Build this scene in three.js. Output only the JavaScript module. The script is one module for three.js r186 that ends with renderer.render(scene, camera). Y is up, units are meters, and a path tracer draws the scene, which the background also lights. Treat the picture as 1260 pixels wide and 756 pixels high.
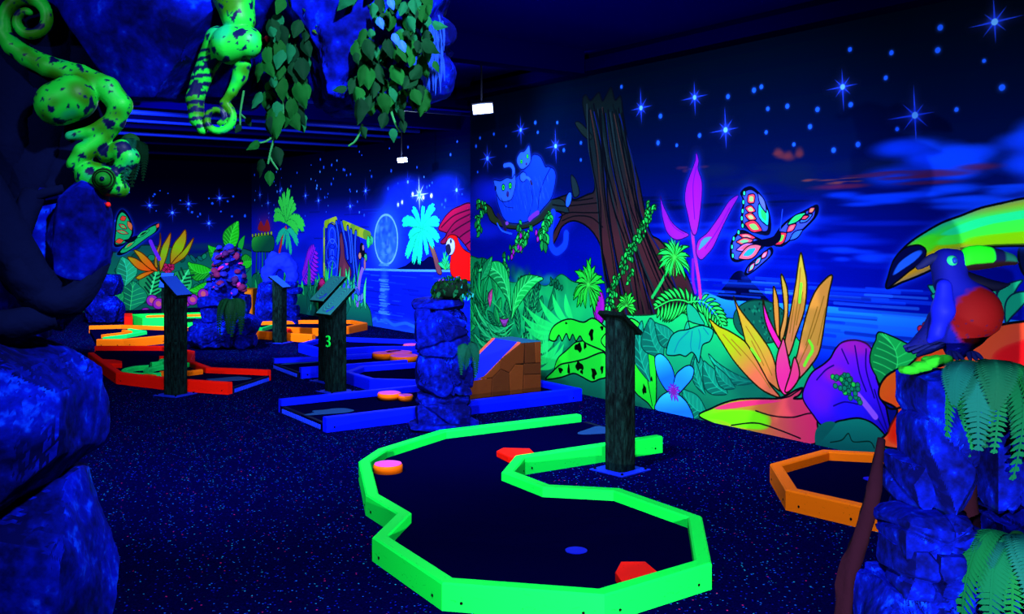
import * as THREE from 'three';
import { ImprovedNoise } from 'three/addons/math/ImprovedNoise.js';
import { mergeGeometries, mergeVertices } from 'three/addons/utils/BufferGeometryUtils.js';
import { RoundedBoxGeometry } from 'three/addons/geometries/RoundedBoxGeometry.js';
import { RectAreaLightUniformsLib } from 'three/addons/lights/RectAreaLightUniformsLib.js';
import { FontLoader } from 'three/addons/loaders/FontLoader.js';
import { TextGeometry } from 'three/addons/geometries/TextGeometry.js';

// Black-light mini golf hall. World axes: +x towards the long painted wall, -z along it into the hall, y up.
const scene = new THREE.Scene();
scene.background = new THREE.Color(0x000000);
const YAW = -0.6051;                                  // the camera looks 34.7 degrees to the right of -z
const camera = new THREE.PerspectiveCamera(34.97, 1260 / 756, 0.1, 60);
camera.position.set(0, 1.5, 0);
camera.rotation.y = YAW;
camera.setViewOffset(1260, 756, 0, 91, 1260, 756);    // shift lens, verticals stay upright
const renderer = new THREE.WebGLRenderer({ antialias: true });
renderer.toneMapping = THREE.LinearToneMapping;
renderer.toneMappingExposure = 0.62;
renderer.shadowMap.enabled = true;
RectAreaLightUniformsLib.init();

// Lamps: black-light floods under the ceiling (their builder is in the room part) and a small white work lamp standing low beside the photographer.
const UV_COLOR = new THREE.Color().setRGB(0.56, 0.76, 1.0);
const WORK_COLOR = new THREE.Color().setRGB(0.95, 1.0, 0.80);
// [position, target, candela, cone in radians (0 = shines all round), label]
const FLOODS = [
  [[5.061,2.686,-7.807], [5.0, 0, -7.4], 9, 0, 'glowing black-light flood under the ceiling at the end of the right wall'],
  [[6.383,2.505,-11.878], [7.0, 1.2, -13.4], 15, 0, 'small glowing black-light flood high in front of the moonlit mural', 0.7],
  [[3.1, 2.86, -2.4], [5.7, 0.6, -4.8], 24, 0.95, 'black-light flood on the ceiling above the toucan tower'],
  [[2.6, 2.86, -4.1], [5.7, 0.8, -6.8], 140, 0.95, 'black-light flood on the ceiling facing the painted tree'],
  [[1.0, 2.86, -4.6], [3.2, 0, -7.6], 120, 0.95, 'black-light flood on the ceiling facing the blue lanes'],
  [[0.9, 2.86, -1.2], [2.6, 0, -3.6], 105, 0.9, 'black-light flood on the ceiling above the bright green lane'],
  [[2.2, 2.86, -11.6], [5.2, 0.6, -18.6], 340, 0.8, 'black-light flood on the ceiling facing the far mural'],
  [[2.4, 2.86, -10.2], [7.1, 1.0, -14.5], 330, 0.85, 'black-light flood on the ceiling facing the bay mural'],
  [[-1.2, 2.86, -1.6], [0.4, 1.0, -3.4], 14, 0.8, 'black-light flood on the ceiling facing the cave arch'],
];
const WORK_LAMP = [[0.74, 0.40, 0.16], [5.0, 0.95, -4.2], 185, 0.75];

// ------------------------------------------------------------------ helpers
const rng = (seed) => () => { seed = (seed + 0x6d2b79f5) | 0; let t = Math.imul(seed ^ (seed >>> 15), 1 | seed); t = (t + Math.imul(t ^ (t >>> 7), 61 | t)) ^ t; return ((t ^ (t >>> 14)) >>> 0) / 4294967296; };
const perlin = new ImprovedNoise();
const fbm = (x, y, z, n = 4) => { let s = 0, a = 1, f = 1; for (let i = 0; i < n; i++) { s += a * perlin.noise(x * f, y * f, z * f); a *= 0.5; f *= 2.03; } return s; };
const V = (x, y, z) => new THREE.Vector3(x, y, z);
const lerp = THREE.MathUtils.lerp, clamp = THREE.MathUtils.clamp, sstep = THREE.MathUtils.smoothstep;
const taken = {};
function numbered(name) { taken[name] = (taken[name] ?? -1) + 1; return taken[name] ? name + '_' + String(taken[name]).padStart(3, '0') : name; }
function tag(o, label, category, group) { o.userData = { ...o.userData, label, category }; if (group) o.userData.group = group; return o; }
function thing(name, label, category, pos = [0, 0, 0], turn = 0, group) {
  const o = new THREE.Group(); o.name = numbered(name); scene.add(o); o.position.set(...pos); o.rotation.y = turn;
  return tag(o, label, category, group);
}
function part(name, geo, mat, parent) {
  const m = new THREE.Mesh(geo, mat); m.name = parent ? name : numbered(name); m.castShadow = m.receiveShadow = true; (parent ?? scene).add(m); return m;
}
function struct(name, geo, mat, label, category) {
  const m = part(name, geo, mat); m.userData.kind = 'structure'; if (label) { m.userData.label = label; m.userData.category = category; } return m;
}
const at = (o, x, y, z) => { o.position.set(x, y, z); return o; };
function boxGeo(x0, x1, y0, y1, z0, z1) { const g = new THREE.BoxGeometry(x1 - x0, y1 - y0, z1 - z0); g.translate((x0 + x1) / 2, (y0 + y1) / 2, (z0 + z1) / 2); return g; }
function matte(color, roughness = 0.85, extra = {}) { return new THREE.MeshPhysicalMaterial({ color, roughness, specularIntensity: 0.12, ...extra }); }
function dataTex(n, f, srgb, repeat = 1) {
  const d = new Uint8Array(n * n * 4);
  for (let y = 0; y < n; y++) for (let x = 0; x < n; x++) { const c = f(x / n, y / n); const i = (y * n + x) * 4; d[i] = c[0]; d[i + 1] = c[1]; d[i + 2] = c[2]; d[i + 3] = 255; }
  const t = new THREE.DataTexture(d, n, n); t.wrapS = t.wrapT = THREE.RepeatWrapping; t.magFilter = THREE.LinearFilter; t.minFilter = THREE.LinearMipmapLinearFilter; t.generateMipmaps = true;
  if (srgb) t.colorSpace = THREE.SRGBColorSpace; t.repeat.set(repeat, repeat); t.needsUpdate = true; return t;
}
// noise that repeats every 1 in u and v (a torus walked through 3-D noise, folded)
function tileNoise(u, v, f, seed, n = 4) {
  const wrap = (a) => a - Math.floor(a); let s = 0, amp = 1, fr = f;
  for (let k = 0; k < n; k++) {
    const X = wrap(u) * fr, Y = wrap(v) * fr, x0 = Math.floor(X), y0 = Math.floor(Y), fx = X - x0, fy = Y - y0, sx = fx * fx * (3 - 2 * fx), sy = fy * fy * (3 - 2 * fy);
    const h = (i, j) => { let q = Math.imul(((i % fr) + fr) % fr, 374761393) + Math.imul(((j % fr) + fr) % fr, 668265263) + Math.imul(seed + k * 17, 974711); q = Math.imul(q ^ (q >>> 13), 1274126177); return ((q ^ (q >>> 16)) >>> 0) / 4294967296; };
    s += amp * (lerp(lerp(h(x0, y0), h(x0 + 1, y0), sx), lerp(h(x0, y0 + 1), h(x0 + 1, y0 + 1), sx), sy) - 0.5); amp *= 0.55; fr *= 2;
  }
  return s;
}
// uv in metres from the face's main direction; keeps smooth normals
function boxUV(g, scale = 1) {
  if (!g.attributes.normal) g.computeVertexNormals();
  g = g.index ? g.toNonIndexed() : g;
  const p = g.attributes.position, uv = new Float32Array(p.count * 2), a = V(), b = V(), c = V(), n = V();
  for (let i = 0; i < p.count; i += 3) {
    a.fromBufferAttribute(p, i); b.fromBufferAttribute(p, i + 1); c.fromBufferAttribute(p, i + 2);
    n.copy(b).sub(a).cross(c.clone().sub(a)); const x = Math.abs(n.x), y = Math.abs(n.y), z = Math.abs(n.z);
    [a, b, c].forEach((q, k) => { const o = (i + k) * 2; if (y > x && y > z) { uv[o] = q.x * scale; uv[o + 1] = q.z * scale; } else if (x > z) { uv[o] = q.z * scale; uv[o + 1] = q.y * scale; } else { uv[o] = q.x * scale; uv[o + 1] = q.y * scale; } });
  }
  g.setAttribute('uv', new THREE.BufferAttribute(uv, 2)); return g;
}
// a boulder: rounded block, chopped by planes, roughened by noise; base at y = 0
function rockGeo(w, h, d, seed, { cuts = 9, round = 0.45, rough = 0.05, seg = 26, depth = 0.16, freq = 3, groove = 0, cracks = 0, crackW = 0.016, crackD = 0.03, planes: given = [] } = {}) {
  const r = rng(seed); let g = new THREE.BoxGeometry(2, 2, 2, seg, seg, seg); g.deleteAttribute('uv'); g.deleteAttribute('normal'); g = mergeVertices(g, 1e-4);
  const planes = given.map(([x, y, z, k]) => [V(x, y, z).normalize(), k]); for (let i = 0; i < cuts; i++) { const n = V(r() * 2 - 1, (r() * 2 - 1) * 0.8, r() * 2 - 1).normalize(); planes.push([n, 1.02 - depth * (0.3 + r()) + 0.28 * (Math.abs(n.x) + Math.abs(n.y) + Math.abs(n.z) - 1)]); }
  const splits = []; for (let i = 0; i < cracks; i++) { const a = r() * 6.28, n = V(Math.cos(a), Math.sin(a) * 1.1, (r() - 0.5) * 0.6).normalize(); splits.push([n, (r() - 0.5) * 0.5 * (Math.abs(n.x) * w + Math.abs(n.y) * h)]); }
  const p = g.attributes.position, q = V(), s = V(), o = seed * 7.13;
  for (let i = 0; i < p.count; i++) {
    q.fromBufferAttribute(p, i); s.copy(q).normalize().multiplyScalar(1.12); q.lerp(s, round);
    for (const [n, k] of planes) { const over = q.dot(n) - k; if (over > 0) q.addScaledVector(n, -over * 0.92); }
    s.set(q.x * w / 2, q.y * h / 2, q.z * d / 2);
    const big = fbm(s.x * freq + o, s.y * freq, s.z * freq + o, 2), fine = fbm(s.x * freq * 5 + o, s.y * freq * 5, s.z * freq * 5, 4);
    const ridge = 1 - Math.abs(fbm(s.x * freq * 1.7 + o + 9, s.y * freq * 2.2, s.z * freq * 1.7, 3)) * 2;
    const m = Math.min(w, h, d), push = rough * m * (1.8 * big + 0.4 * fine) + (ridge > 0.78 ? -groove * m * (ridge - 0.78) * 4 : 0);
    let cut = 0; for (const [n, k] of splits) { const e = (s.dot(n) - k + 0.07 * Math.min(w, h) * fbm(s.x * 7 + o, s.y * 7, s.z * 7 + k * 50, 2)) / crackW; cut = Math.max(cut, Math.exp(-e * e)); }
    const l = q.length() || 1; if (cut) { s.x -= q.x / l * cut * crackD; s.y -= q.y / l * cut * crackD; s.z -= q.z / l * cut * crackD; } s.x += q.x / l * push; s.y += q.y / l * push; s.z += q.z / l * push;
    p.setXYZ(i, s.x, s.y + h / 2, s.z);
  }
  g.computeVertexNormals(); return boxUV(g);
}
// smooth-union field -> mesh (surface nets); field < 0 is inside
function netMesh(field, lo, hi, cell, colorAt) {
  const n = lo.map((a, i) => Math.ceil((hi[i] - a) / cell) + 1), [nx, ny, nz] = n, val = new Float32Array(nx * ny * nz), id = (i, j, k) => i + nx * (j + ny * k);
  for (let k = 0; k < nz; k++) for (let j = 0; j < ny; j++) for (let i = 0; i < nx; i++) val[id(i, j, k)] = field(lo[0] + i * cell, lo[1] + j * cell, lo[2] + k * cell);
  const vert = new Int32Array(nx * ny * nz).fill(-1), P = [], I = [];
  const corners = [[0, 0, 0], [1, 0, 0], [0, 1, 0], [1, 1, 0], [0, 0, 1], [1, 0, 1], [0, 1, 1], [1, 1, 1]], edges = [[0, 1], [2, 3], [4, 5], [6, 7], [0, 2], [1, 3], [4, 6], [5, 7], [0, 4], [1, 5], [2, 6], [3, 7]];
  for (let k = 0; k < nz - 1; k++) for (let j = 0; j < ny - 1; j++) for (let i = 0; i < nx - 1; i++) {
    const v = corners.map(([a, b, c]) => val[id(i + a, j + b, k + c)]); let x = 0, y = 0, z = 0, m = 0;
    for (const [a, b] of edges) if ((v[a] < 0) !== (v[b] < 0)) { const t = v[a] / (v[a] - v[b]), A = corners[a], B = corners[b]; x += lerp(A[0], B[0], t); y += lerp(A[1], B[1], t); z += lerp(A[2], B[2], t); m++; }
    if (m) { vert[id(i, j, k)] = P.length / 3; P.push(lo[0] + (i + x / m) * cell, lo[1] + (j + y / m) * cell, lo[2] + (k + z / m) * cell); }
  }
  const quad = (a, b, c, d, flip) => { if (Math.min(a, b, c, d) < 0) return; flip ? I.push(a, c, b, a, d, c) : I.push(a, b, c, a, c, d); };
  for (let k = 1; k < nz - 1; k++) for (let j = 1; j < ny - 1; j++) for (let i = 1; i < nx - 1; i++) {
    const s = val[id(i, j, k)] < 0;
    if (s !== (val[id(i + 1, j, k)] < 0)) quad(vert[id(i, j - 1, k - 1)], vert[id(i, j, k - 1)], vert[id(i, j, k)], vert[id(i, j - 1, k)], !s);
    if (s !== (val[id(i, j + 1, k)] < 0)) quad(vert[id(i - 1, j, k - 1)], vert[id(i - 1, j, k)], vert[id(i, j, k)], vert[id(i, j, k - 1)], !s);
    if (s !== (val[id(i, j, k + 1)] < 0)) quad(vert[id(i - 1, j - 1, k)], vert[id(i, j - 1, k)], vert[id(i, j, k)], vert[id(i - 1, j, k)], !s);
  }
  const g = new THREE.BufferGeometry(); g.setAttribute('position', new THREE.Float32BufferAttribute(P, 3)); g.setIndex(I); g.computeVertexNormals();
  if (colorAt) { const c = new Float32Array(P.length), k = new THREE.Color(); for (let i = 0; i < P.length; i += 3) { k.set(colorAt(P[i], P[i + 1], P[i + 2])); c[i] = k.r; c[i + 1] = k.g; c[i + 2] = k.b; } g.setAttribute('color', new THREE.BufferAttribute(c, 3)); }
  return g;
}
// chain of tapered capsules joined smoothly: bones [[x,y,z,r],[x,y,z,r]]
function boneField(chains, soft) {
  const bones = []; for (const c of chains) for (let i = 0; i < c.length - 1; i++) bones.push([c[i], c[i + 1]]);
  return (x, y, z) => { let d = 9; for (const [a, b] of bones) {
    const bx = b[0] - a[0], by = b[1] - a[1], bz = b[2] - a[2], t = clamp(((x - a[0]) * bx + (y - a[1]) * by + (z - a[2]) * bz) / (bx * bx + by * by + bz * bz + 1e-9), 0, 1);
    const e = Math.hypot(x - a[0] - bx * t, y - a[1] - by * t, z - a[2] - bz * t) - lerp(a[3], b[3], t), h = clamp(0.5 + 0.5 * (d - e) / soft, 0, 1); d = lerp(d, e, h) - soft * h * (1 - h);
  } return d; };
}
function tube(pts, radii, radial = 10, steps = 40, rough = 0, seed = 1) {
  const curve = new THREE.CatmullRomCurve3(pts.map((p) => V(...p))), fr = curve.computeFrenetFrames(steps, false), P = [], I = [], U = [], len = curve.getLength();
  for (let i = 0; i <= steps; i++) { const t = i / steps, c = curve.getPointAt(t), f = t * (radii.length - 1), k = Math.min(Math.floor(f), radii.length - 2), r = radii.length < 2 ? radii[0] : lerp(radii[k], radii[k + 1], f - k);
    for (let j = 0; j <= radial; j++) { const a = (j % radial) / radial * 2 * Math.PI, n = fr.normals[i].clone().multiplyScalar(Math.cos(a)).addScaledVector(fr.binormals[i], Math.sin(a));
      const rr = r * (1 + rough * fbm(c.x * 6 + n.x * 1.5 + seed, c.y * 6 + n.y * 1.5, c.z * 6 + n.z * 1.5, 3)); P.push(c.x + n.x * rr, c.y + n.y * rr, c.z + n.z * rr); U.push(j / radial * 2 * Math.PI * r, t * len); } }
  for (let i = 0; i < steps; i++) for (let j = 0; j < radial; j++) { const a = i * (radial + 1) + j, b = a + radial + 1; I.push(a, a + 1, b, a + 1, b + 1, b); }
  for (const [i, flip] of [[0, 1], [steps, 0]]) { const c = curve.getPointAt(i / steps), o = P.length / 3; P.push(c.x, c.y, c.z); U.push(0, 0); for (let j = 0; j < radial; j++) { const a = i * (radial + 1) + j; flip ? I.push(o, a + 1, a) : I.push(o, a, a + 1); } }
  const g = new THREE.BufferGeometry(); g.setAttribute('position', new THREE.Float32BufferAttribute(P, 3)); g.setAttribute('uv', new THREE.Float32BufferAttribute(U, 2)); g.setIndex(I); g.computeVertexNormals(); return g;
}
// a board of a rail: chamfered section swept from a to b with mitred ends (ma, mb: miter vectors per metre of sideways offset)
function boardGeo(a, b, ma, mb, h, t, c = 0.008) {
  const k = t / 2, prof = [[-k, 0], [-k, h - c], [-k + c, h], [k - c, h], [k, h - c], [k, 0]], P = [], N = [], U = [], at3 = (q, m, [s, y]) => V(q[0] + m[0] * s, y, q[1] + m[1] * s), L = Math.hypot(b[0] - a[0], b[1] - a[1]);
  const tri = (p, q, r, u) => { const n = q.clone().sub(p).cross(r.clone().sub(p)).normalize(); [p, q, r].forEach((v, i) => { P.push(v.x, v.y, v.z); N.push(n.x, n.y, n.z); U.push(...u[i]); }); };
  let run = 0;
  for (let i = 0; i < prof.length; i++) {
    const p = prof[i], q = prof[(i + 1) % prof.length], w = Math.hypot(q[0] - p[0], q[1] - p[1]), A = at3(a, ma, p), B = at3(b, mb, p), C = at3(b, mb, q), E = at3(a, ma, q);
    tri(A, C, B, [[0, run], [L, run + w], [L, run]]); tri(A, E, C, [[0, run], [0, run + w], [L, run + w]]); run += w;
  }
  for (const [o, m, flip] of [[a, ma, 0], [b, mb, 1]]) for (let i = 1; i < prof.length - 1; i++) { const s = [prof[0], prof[i], prof[i + 1]].map((v) => at3(o, m, v)), u = [prof[0], prof[i], prof[i + 1]]; flip ? tri(s[0], s[1], s[2], u) : tri(s[0], s[2], s[1], [u[0], u[2], u[1]]); }
  const g = new THREE.BufferGeometry(); g.setAttribute('position', new THREE.Float32BufferAttribute(P, 3)); g.setAttribute('normal', new THREE.Float32BufferAttribute(N, 3)); g.setAttribute('uv', new THREE.Float32BufferAttribute(U, 2)); return g;
}
function extrudeFlat(pts, y0, y1, bevel = 0) {   // pts [[x,z]...] as a slab between two heights
  const s = new THREE.Shape(pts.map(([x, z]) => new THREE.Vector2(x, -z))), g = new THREE.ExtrudeGeometry(s, { depth: y1 - y0 - bevel * 2, bevelEnabled: bevel > 0, bevelSize: bevel, bevelThickness: bevel, bevelOffset: -bevel, bevelSegments: 2, curveSegments: 24 });
  g.rotateX(-Math.PI / 2); g.translate(0, y0 + bevel, 0); return g;
}
const blobPts = (cx, cz, rx, rz, n, wob, seed) => { const r = rng(seed), ph = r() * 6; return Array.from({ length: n }, (_, i) => { const a = i / n * 2 * Math.PI, k = 1 + wob * Math.sin(a * 3 + ph) + wob * 0.6 * Math.sin(a * 5 + ph * 2); return [cx + Math.cos(a) * rx * k, cz + Math.sin(a) * rz * k]; }); };

// ------------------------------------------------------------------ shared materials
const mottle = dataTex(768, (u, v) => {
  const a = tileNoise(u, v, 6, 1, 6), b = tileNoise(u, v, 40, 7, 4), c = tileNoise(u, v, 5, 23, 5), k = clamp(0.55 + a * 0.9 + b * 0.45, 0, 1), hi = sstep(b * 0.8 + a * 0.7, 0.2, 0.7), teal = sstep(c, 0.34, 0.7);
  return [hi * 5, lerp(2, 20, k) + hi * 46 + teal * 34, lerp(70, 215, k) + hi * 40 - teal * 30];
}, true);
const mottleBump = dataTex(768, (u, v) => { const k = 128 + 120 * tileNoise(u, v, 10, 5, 5) + 20 * tileNoise(u, v, 90, 3, 2); return [k, k, k]; });
const M = {};
const rockMat = (tint, bump = 0.006) => new THREE.MeshPhysicalMaterial({ specularIntensity: 0.06, map: mottle, bumpMap: mottleBump, bumpScale: bump, color: tint, roughness: 0.9 });
M.rock = rockMat(0xccd0dc);
M.bark = new THREE.MeshPhysicalMaterial({ specularIntensity: 0.06, color: 0x04082c, bumpMap: mottleBump, bumpScale: 0.01, roughness: 0.95 });
M.maroon = new THREE.MeshPhysicalMaterial({ specularIntensity: 0.06, color: 0x1a0616, bumpMap: mottleBump, bumpScale: 0.008, roughness: 0.95 });
const scuffs = (() => { const c = document.createElement('canvas'); c.width = c.height = 1024; const x = c.getContext('2d'), r = rng(77); x.fillStyle = '#fff'; x.fillRect(0, 0, 1024, 1024);
  for (let i = 0; i < 260; i++) { x.strokeStyle = `rgba(20,30,30,${0.08 + 0.3 * r() * r()})`; x.lineWidth = 0.6 + 1.6 * r(); const a = r() * 1024, b = r() * 1024, l = 3 + 40 * r() * r(), t = (r() - 0.5) * 0.7; x.beginPath(); x.moveTo(a, b); x.lineTo(a + l * Math.cos(t), b + l * Math.sin(t)); x.stroke(); }
  for (let i = 0; i < 150; i++) { x.fillStyle = `rgba(10,20,20,${0.2 + 0.5 * r()})`; x.beginPath(); x.ellipse(r() * 1024, r() * 1024, 0.8 + 2 * r(), 0.8 + 1.5 * r(), r() * 3, 0, 7); x.fill(); }
  const t = new THREE.CanvasTexture(c); t.wrapS = t.wrapT = THREE.RepeatWrapping; t.colorSpace = THREE.SRGBColorSpace; return t; })();
const paintMat = (color) => new THREE.MeshPhysicalMaterial({ map: scuffs, color, roughness: 0.65, specularIntensity: 0.1 });
M.green = paintMat(0x08f048); M.blue = paintMat(0x0010ff); M.red = paintMat(0xff1004); M.orange = paintMat(0xff6a04); M.pink = matte(0xf04cc8, 0.7); M.greenSoft = paintMat(0x10e060);
M.hole = matte(0x02040a, 0.9);
const woodTex = dataTex(512, (u, v) => { const g = tileNoise(u * 1, v * 0.25, 32, 4, 4), s = tileNoise(u, v, 6, 9, 4), k = clamp(0.5 + g * 0.9 + s * 0.5, 0, 1); return [lerp(1, 9, k), lerp(4, 34, k), lerp(7, 34, k)]; }, true, 2);
const woodBump = dataTex(512, (u, v) => { const g = tileNoise(u, v * 0.25, 48, 4, 3), k = 128 + 150 * g; return [k, k, k]; }, false, 2);
M.wood = new THREE.MeshPhysicalMaterial({ specularIntensity: 0.06, map: woodTex, bumpMap: woodBump, bumpScale: 0.012, roughness: 0.95 });
M.plate = matte(0x0a20c0, 0.6);
const swirl = (() => { const c = document.createElement('canvas'); c.width = c.height = 256; const x = c.getContext('2d'); x.fillStyle = '#148084'; x.fillRect(0, 0, 256, 256);
  for (let i = 0; i < 16; i++) { x.strokeStyle = ['#0a5a68', '#1eb8a0', '#0a3c90'][i % 3]; x.lineWidth = 4; x.beginPath(); x.ellipse(110, 130, 8 + i * 8, 5 + i * 7, 0.4, 0, 7); x.stroke(); }
  x.fillStyle = '#1430c8'; x.beginPath(); x.ellipse(200, 60, 26, 18, 0.5, 0, 7); x.fill(); x.beginPath(); x.ellipse(226, 96, 14, 20, 0.2, 0, 7); x.fill();
  const t = new THREE.CanvasTexture(c); t.colorSpace = THREE.SRGBColorSpace; return t; })();
M.signTeal = new THREE.MeshStandardMaterial({ map: swirl, roughness: 0.8 }); M.signBlue = matte(0x1a48d0, 0.7);

// ------------------------------------------------------------------ the painted murals (flat wall paint). Coordinates are metres on the wall: s from the wall's left end, t above the floor.
class Mural {
  constructor(w, h, ppm, seed) {
    this.w = w; this.h = h; this.ppm = ppm; this.r = rng(seed); this.cv = document.createElement('canvas'); this.cv.width = Math.round(w * ppm); this.cv.height = Math.round(h * ppm);
    this.x = this.cv.getContext('2d'); this.x.setTransform(ppm, 0, 0, -ppm, 0, h * ppm); this.x.lineJoin = this.x.lineCap = 'round';
  }
  path(p, closed = true) {
    const x = this.x, n = p.length, g = (i) => closed ? p[(i + n) % n] : p[clamp(i, 0, n - 1)]; x.beginPath(); x.moveTo(...p[0]);
    for (let i = 0; i < (closed ? n : n - 1); i++) { const a = g(i - 1), b = g(i), c = g(i + 1), d = g(i + 2), k = 1 / 6; x.bezierCurveTo(b[0] + (c[0] - a[0]) * k, b[1] + (c[1] - a[1]) * k, c[0] - (d[0] - b[0]) * k, c[1] - (d[1] - b[1]) * k, c[0], c[1]); }
    if (closed) x.closePath();
  }
  glow(col, b) { this.x.shadowColor = col; this.x.shadowBlur = b * this.ppm; }
  calm() { this.x.shadowBlur = 0; this.x.shadowColor = 'rgba(0,0,0,0)'; this.x.filter = 'none'; this.x.globalAlpha = 1; }
  fill(p, col, line, lw = 0.01) { this.path(p); this.x.fillStyle = col; this.x.fill(); if (line) { this.x.strokeStyle = line; this.x.lineWidth = lw; this.x.stroke(); } }
  ramp(p, a, b, cols, line, lw = 0.01) { const g = this.x.createLinearGradient(...a, ...b); cols.forEach((c, i) => g.addColorStop(i / (cols.length - 1), c)); this.fill(p, g, line, lw); }
  line(p, col, lw = 0.01) { this.path(p, false); this.x.strokeStyle = col; this.x.lineWidth = lw; this.x.stroke(); }
  oval(c, rx, ry, col, rot = 0, line, lw = 0.008) { this.x.beginPath(); this.x.ellipse(c[0], c[1], rx, ry, rot, 0, 7); this.x.fillStyle = col; this.x.fill(); if (line) { this.x.strokeStyle = line; this.x.lineWidth = lw; this.x.stroke(); } }
  // soft airbrush marks: ovals become radial puffs, outlines are laid in several thin coats
  soft(f, blur, alpha = 1) {
    const me = this, kit = {
      oval(c, rx, ry, col, rot = 0) { const k = new THREE.Color(col).getStyle().replace('rgb(', '').replace(')', ''), x = me.x, R = 1 + blur / Math.max(rx, ry); x.save(); x.translate(c[0], c[1]); x.rotate(rot); x.scale(rx * R, ry * R); const g = x.createRadialGradient(0, 0, 0, 0, 0, 1); g.addColorStop(0, `rgba(${k},${alpha})`); g.addColorStop(0.45, `rgba(${k},${alpha * 0.75})`); g.addColorStop(0.75, `rgba(${k},${alpha * 0.25})`); g.addColorStop(1, `rgba(${k},0)`); x.fillStyle = g; x.beginPath(); x.arc(0, 0, 1, 0, 7); x.fill(); x.restore(); },
      fill(p, col) { const c = p.reduce((a, b) => [a[0] + b[0] / p.length, a[1] + b[1] / p.length], [0, 0]), d = Math.max(...p.map((q) => Math.hypot(q[0] - c[0], q[1] - c[1]))); me.x.save(); for (let i = 0; i < 6; i++) { const s = 1 + (blur / d) * (1 - i * 0.45); me.x.globalAlpha = alpha * 0.36; me.fill(p.map((q) => [c[0] + (q[0] - c[0]) * s, c[1] + (q[1] - c[1]) * s]), col); } me.x.restore(); },
      line(p, col, lw) { me.x.save(); me.x.globalAlpha = alpha; me.line(p, col, lw); me.x.restore(); },
      leaf(...a) { me.x.save(); me.x.globalAlpha = alpha; me.leaf(...a); me.x.restore(); },
    };
    f(kit);
  }
  dot(c, r, col = '#1450ff') { this.x.save(); this.glow(col, r * 1.2); this.oval(c, r, r, col); this.x.restore(); }
  star(c, r, col = '#1838f0') {
    const x = this.x; x.save(); this.glow(col, r * 0.25);
    for (let i = 0; i < 8; i++) { const a = i * Math.PI / 4 + 0.05, l = r * (i % 2 ? 0.62 : 1) * (0.8 + 0.4 * this.r()), w = r * 0.045; x.fillStyle = col; x.beginPath(); x.moveTo(c[0] + Math.cos(a + 1.57) * w, c[1] + Math.sin(a + 1.57) * w); x.lineTo(c[0] + Math.cos(a) * l, c[1] + Math.sin(a) * l); x.lineTo(c[0] + Math.cos(a - 1.57) * w, c[1] + Math.sin(a - 1.57) * w); x.fill(); }
    this.oval(c, r * 0.13, r * 0.13, '#5aa0ff'); x.restore();
  }
  // one leaf from base to tip, bent sideways by "bend", with a midrib and brush strokes towards the edge
  leaf(b, t, w, col, light, line = '#04140c', bend = 0.12, ribs = 7) {
    const dx = t[0] - b[0], dy = t[1] - b[1], at = (k, s) => { const c = 4 * k * (1 - k) * bend; return [b[0] + dx * k - dy * (s + c), b[1] + dy * k + dx * (s + c)]; }, L = Math.hypot(dx, dy), h = w / L / 2, prof = [0, 0.55, 0.9, 1, 0.85, 0.5, 0];
    const side = (q) => prof.map((v, i) => at(i / 6, q * v * h));
    this.fill([...side(1), ...side(-1).reverse().slice(1, -1)], col, line, 0.009);
    if (light) { this.path([...side(1), ...prof.map((v, i) => at(i / 6, 0)).reverse().slice(1, -1)]); this.x.fillStyle = 'rgba(0,24,30,0.3)'; this.x.fill(); for (let i = 1; i <= ribs; i++) { const k = i / (ribs + 1.5), e = Math.min(0.97, k + 0.16), v = Math.sin(Math.PI * Math.pow(e, 0.85)) * h * 0.86; for (const q of [1, -1]) { this.x.globalAlpha = 0.75; this.line([at(k, 0), at((k + e) / 2 + 0.02, q * v * 0.55), at(e, q * v)], light, L * 0.02); } } this.x.globalAlpha = 1; this.line([at(0, 0), at(0.35, 0), at(0.7, 0), at(0.97, 0)], light, L * 0.018); }
  }
  // palm crown: narrow leaflets from a centre
  crown(c, r, n, col, dark, a0 = 0, a1 = 6.283, w = 0.26, droop = 0.35) {
    for (let i = 0; i < n; i++) { const a = lerp(a0, a1, (i + 0.5 * this.r()) / n), l = r * (0.75 + 0.4 * this.r()), t = [c[0] + Math.cos(a) * l, c[1] + Math.sin(a) * l - droop * r * Math.abs(Math.cos(a)) * 0.6]; this.leaf(c, t, l * w, col, null, dark, 0.1 * Math.sign(Math.cos(a)) * (0.5 + this.r()), 0); }
    for (let i = 0; i < n; i++) { const a = lerp(a0, a1, (i + 0.5) / n), l = r * 0.7; this.line([c, [c[0] + Math.cos(a) * l * 0.6, c[1] + Math.sin(a) * l * 0.6], [c[0] + Math.cos(a) * l, c[1] + Math.sin(a) * l - droop * r * 0.2]], '#38e048', r * 0.022); }
  }
  // feather palm: fronds from the centre to given tips, each with fine leaflets
  feather(c, tips, col, dark, sag = 0.12) {
    for (const t of tips) { const dx = t[0] - c[0], dy = t[1] - c[1], l = Math.hypot(dx, dy), pt = (k) => [c[0] + dx * k, c[1] + dy * k + sag * l * 4 * k * (1 - k)];
      for (const [cc, w0, off] of [[dark, 0.05, 0], [col, 0.03, 0.012]]) for (let k = 0.06; k < 0.99; k += 0.045) { const p = pt(k + off), q = pt(k + 0.04), tx = q[0] - p[0], ty = q[1] - p[1], m = Math.hypot(tx, ty), w = l * 0.3 * Math.pow(Math.sin(Math.PI * (0.12 + k * 0.8)), 0.8) * (0.85 + 0.3 * this.r()); for (const s of [1, -1]) this.line([p, [p[0] + tx / m * w * 0.85 - ty / m * w * 0.45 * s, p[1] + ty / m * w * 0.85 + tx / m * w * 0.45 * s - w * 0.12]], cc, l * w0); }
      this.line([pt(0), pt(0.5), pt(1)], col, l * 0.03); }
  }
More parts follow.
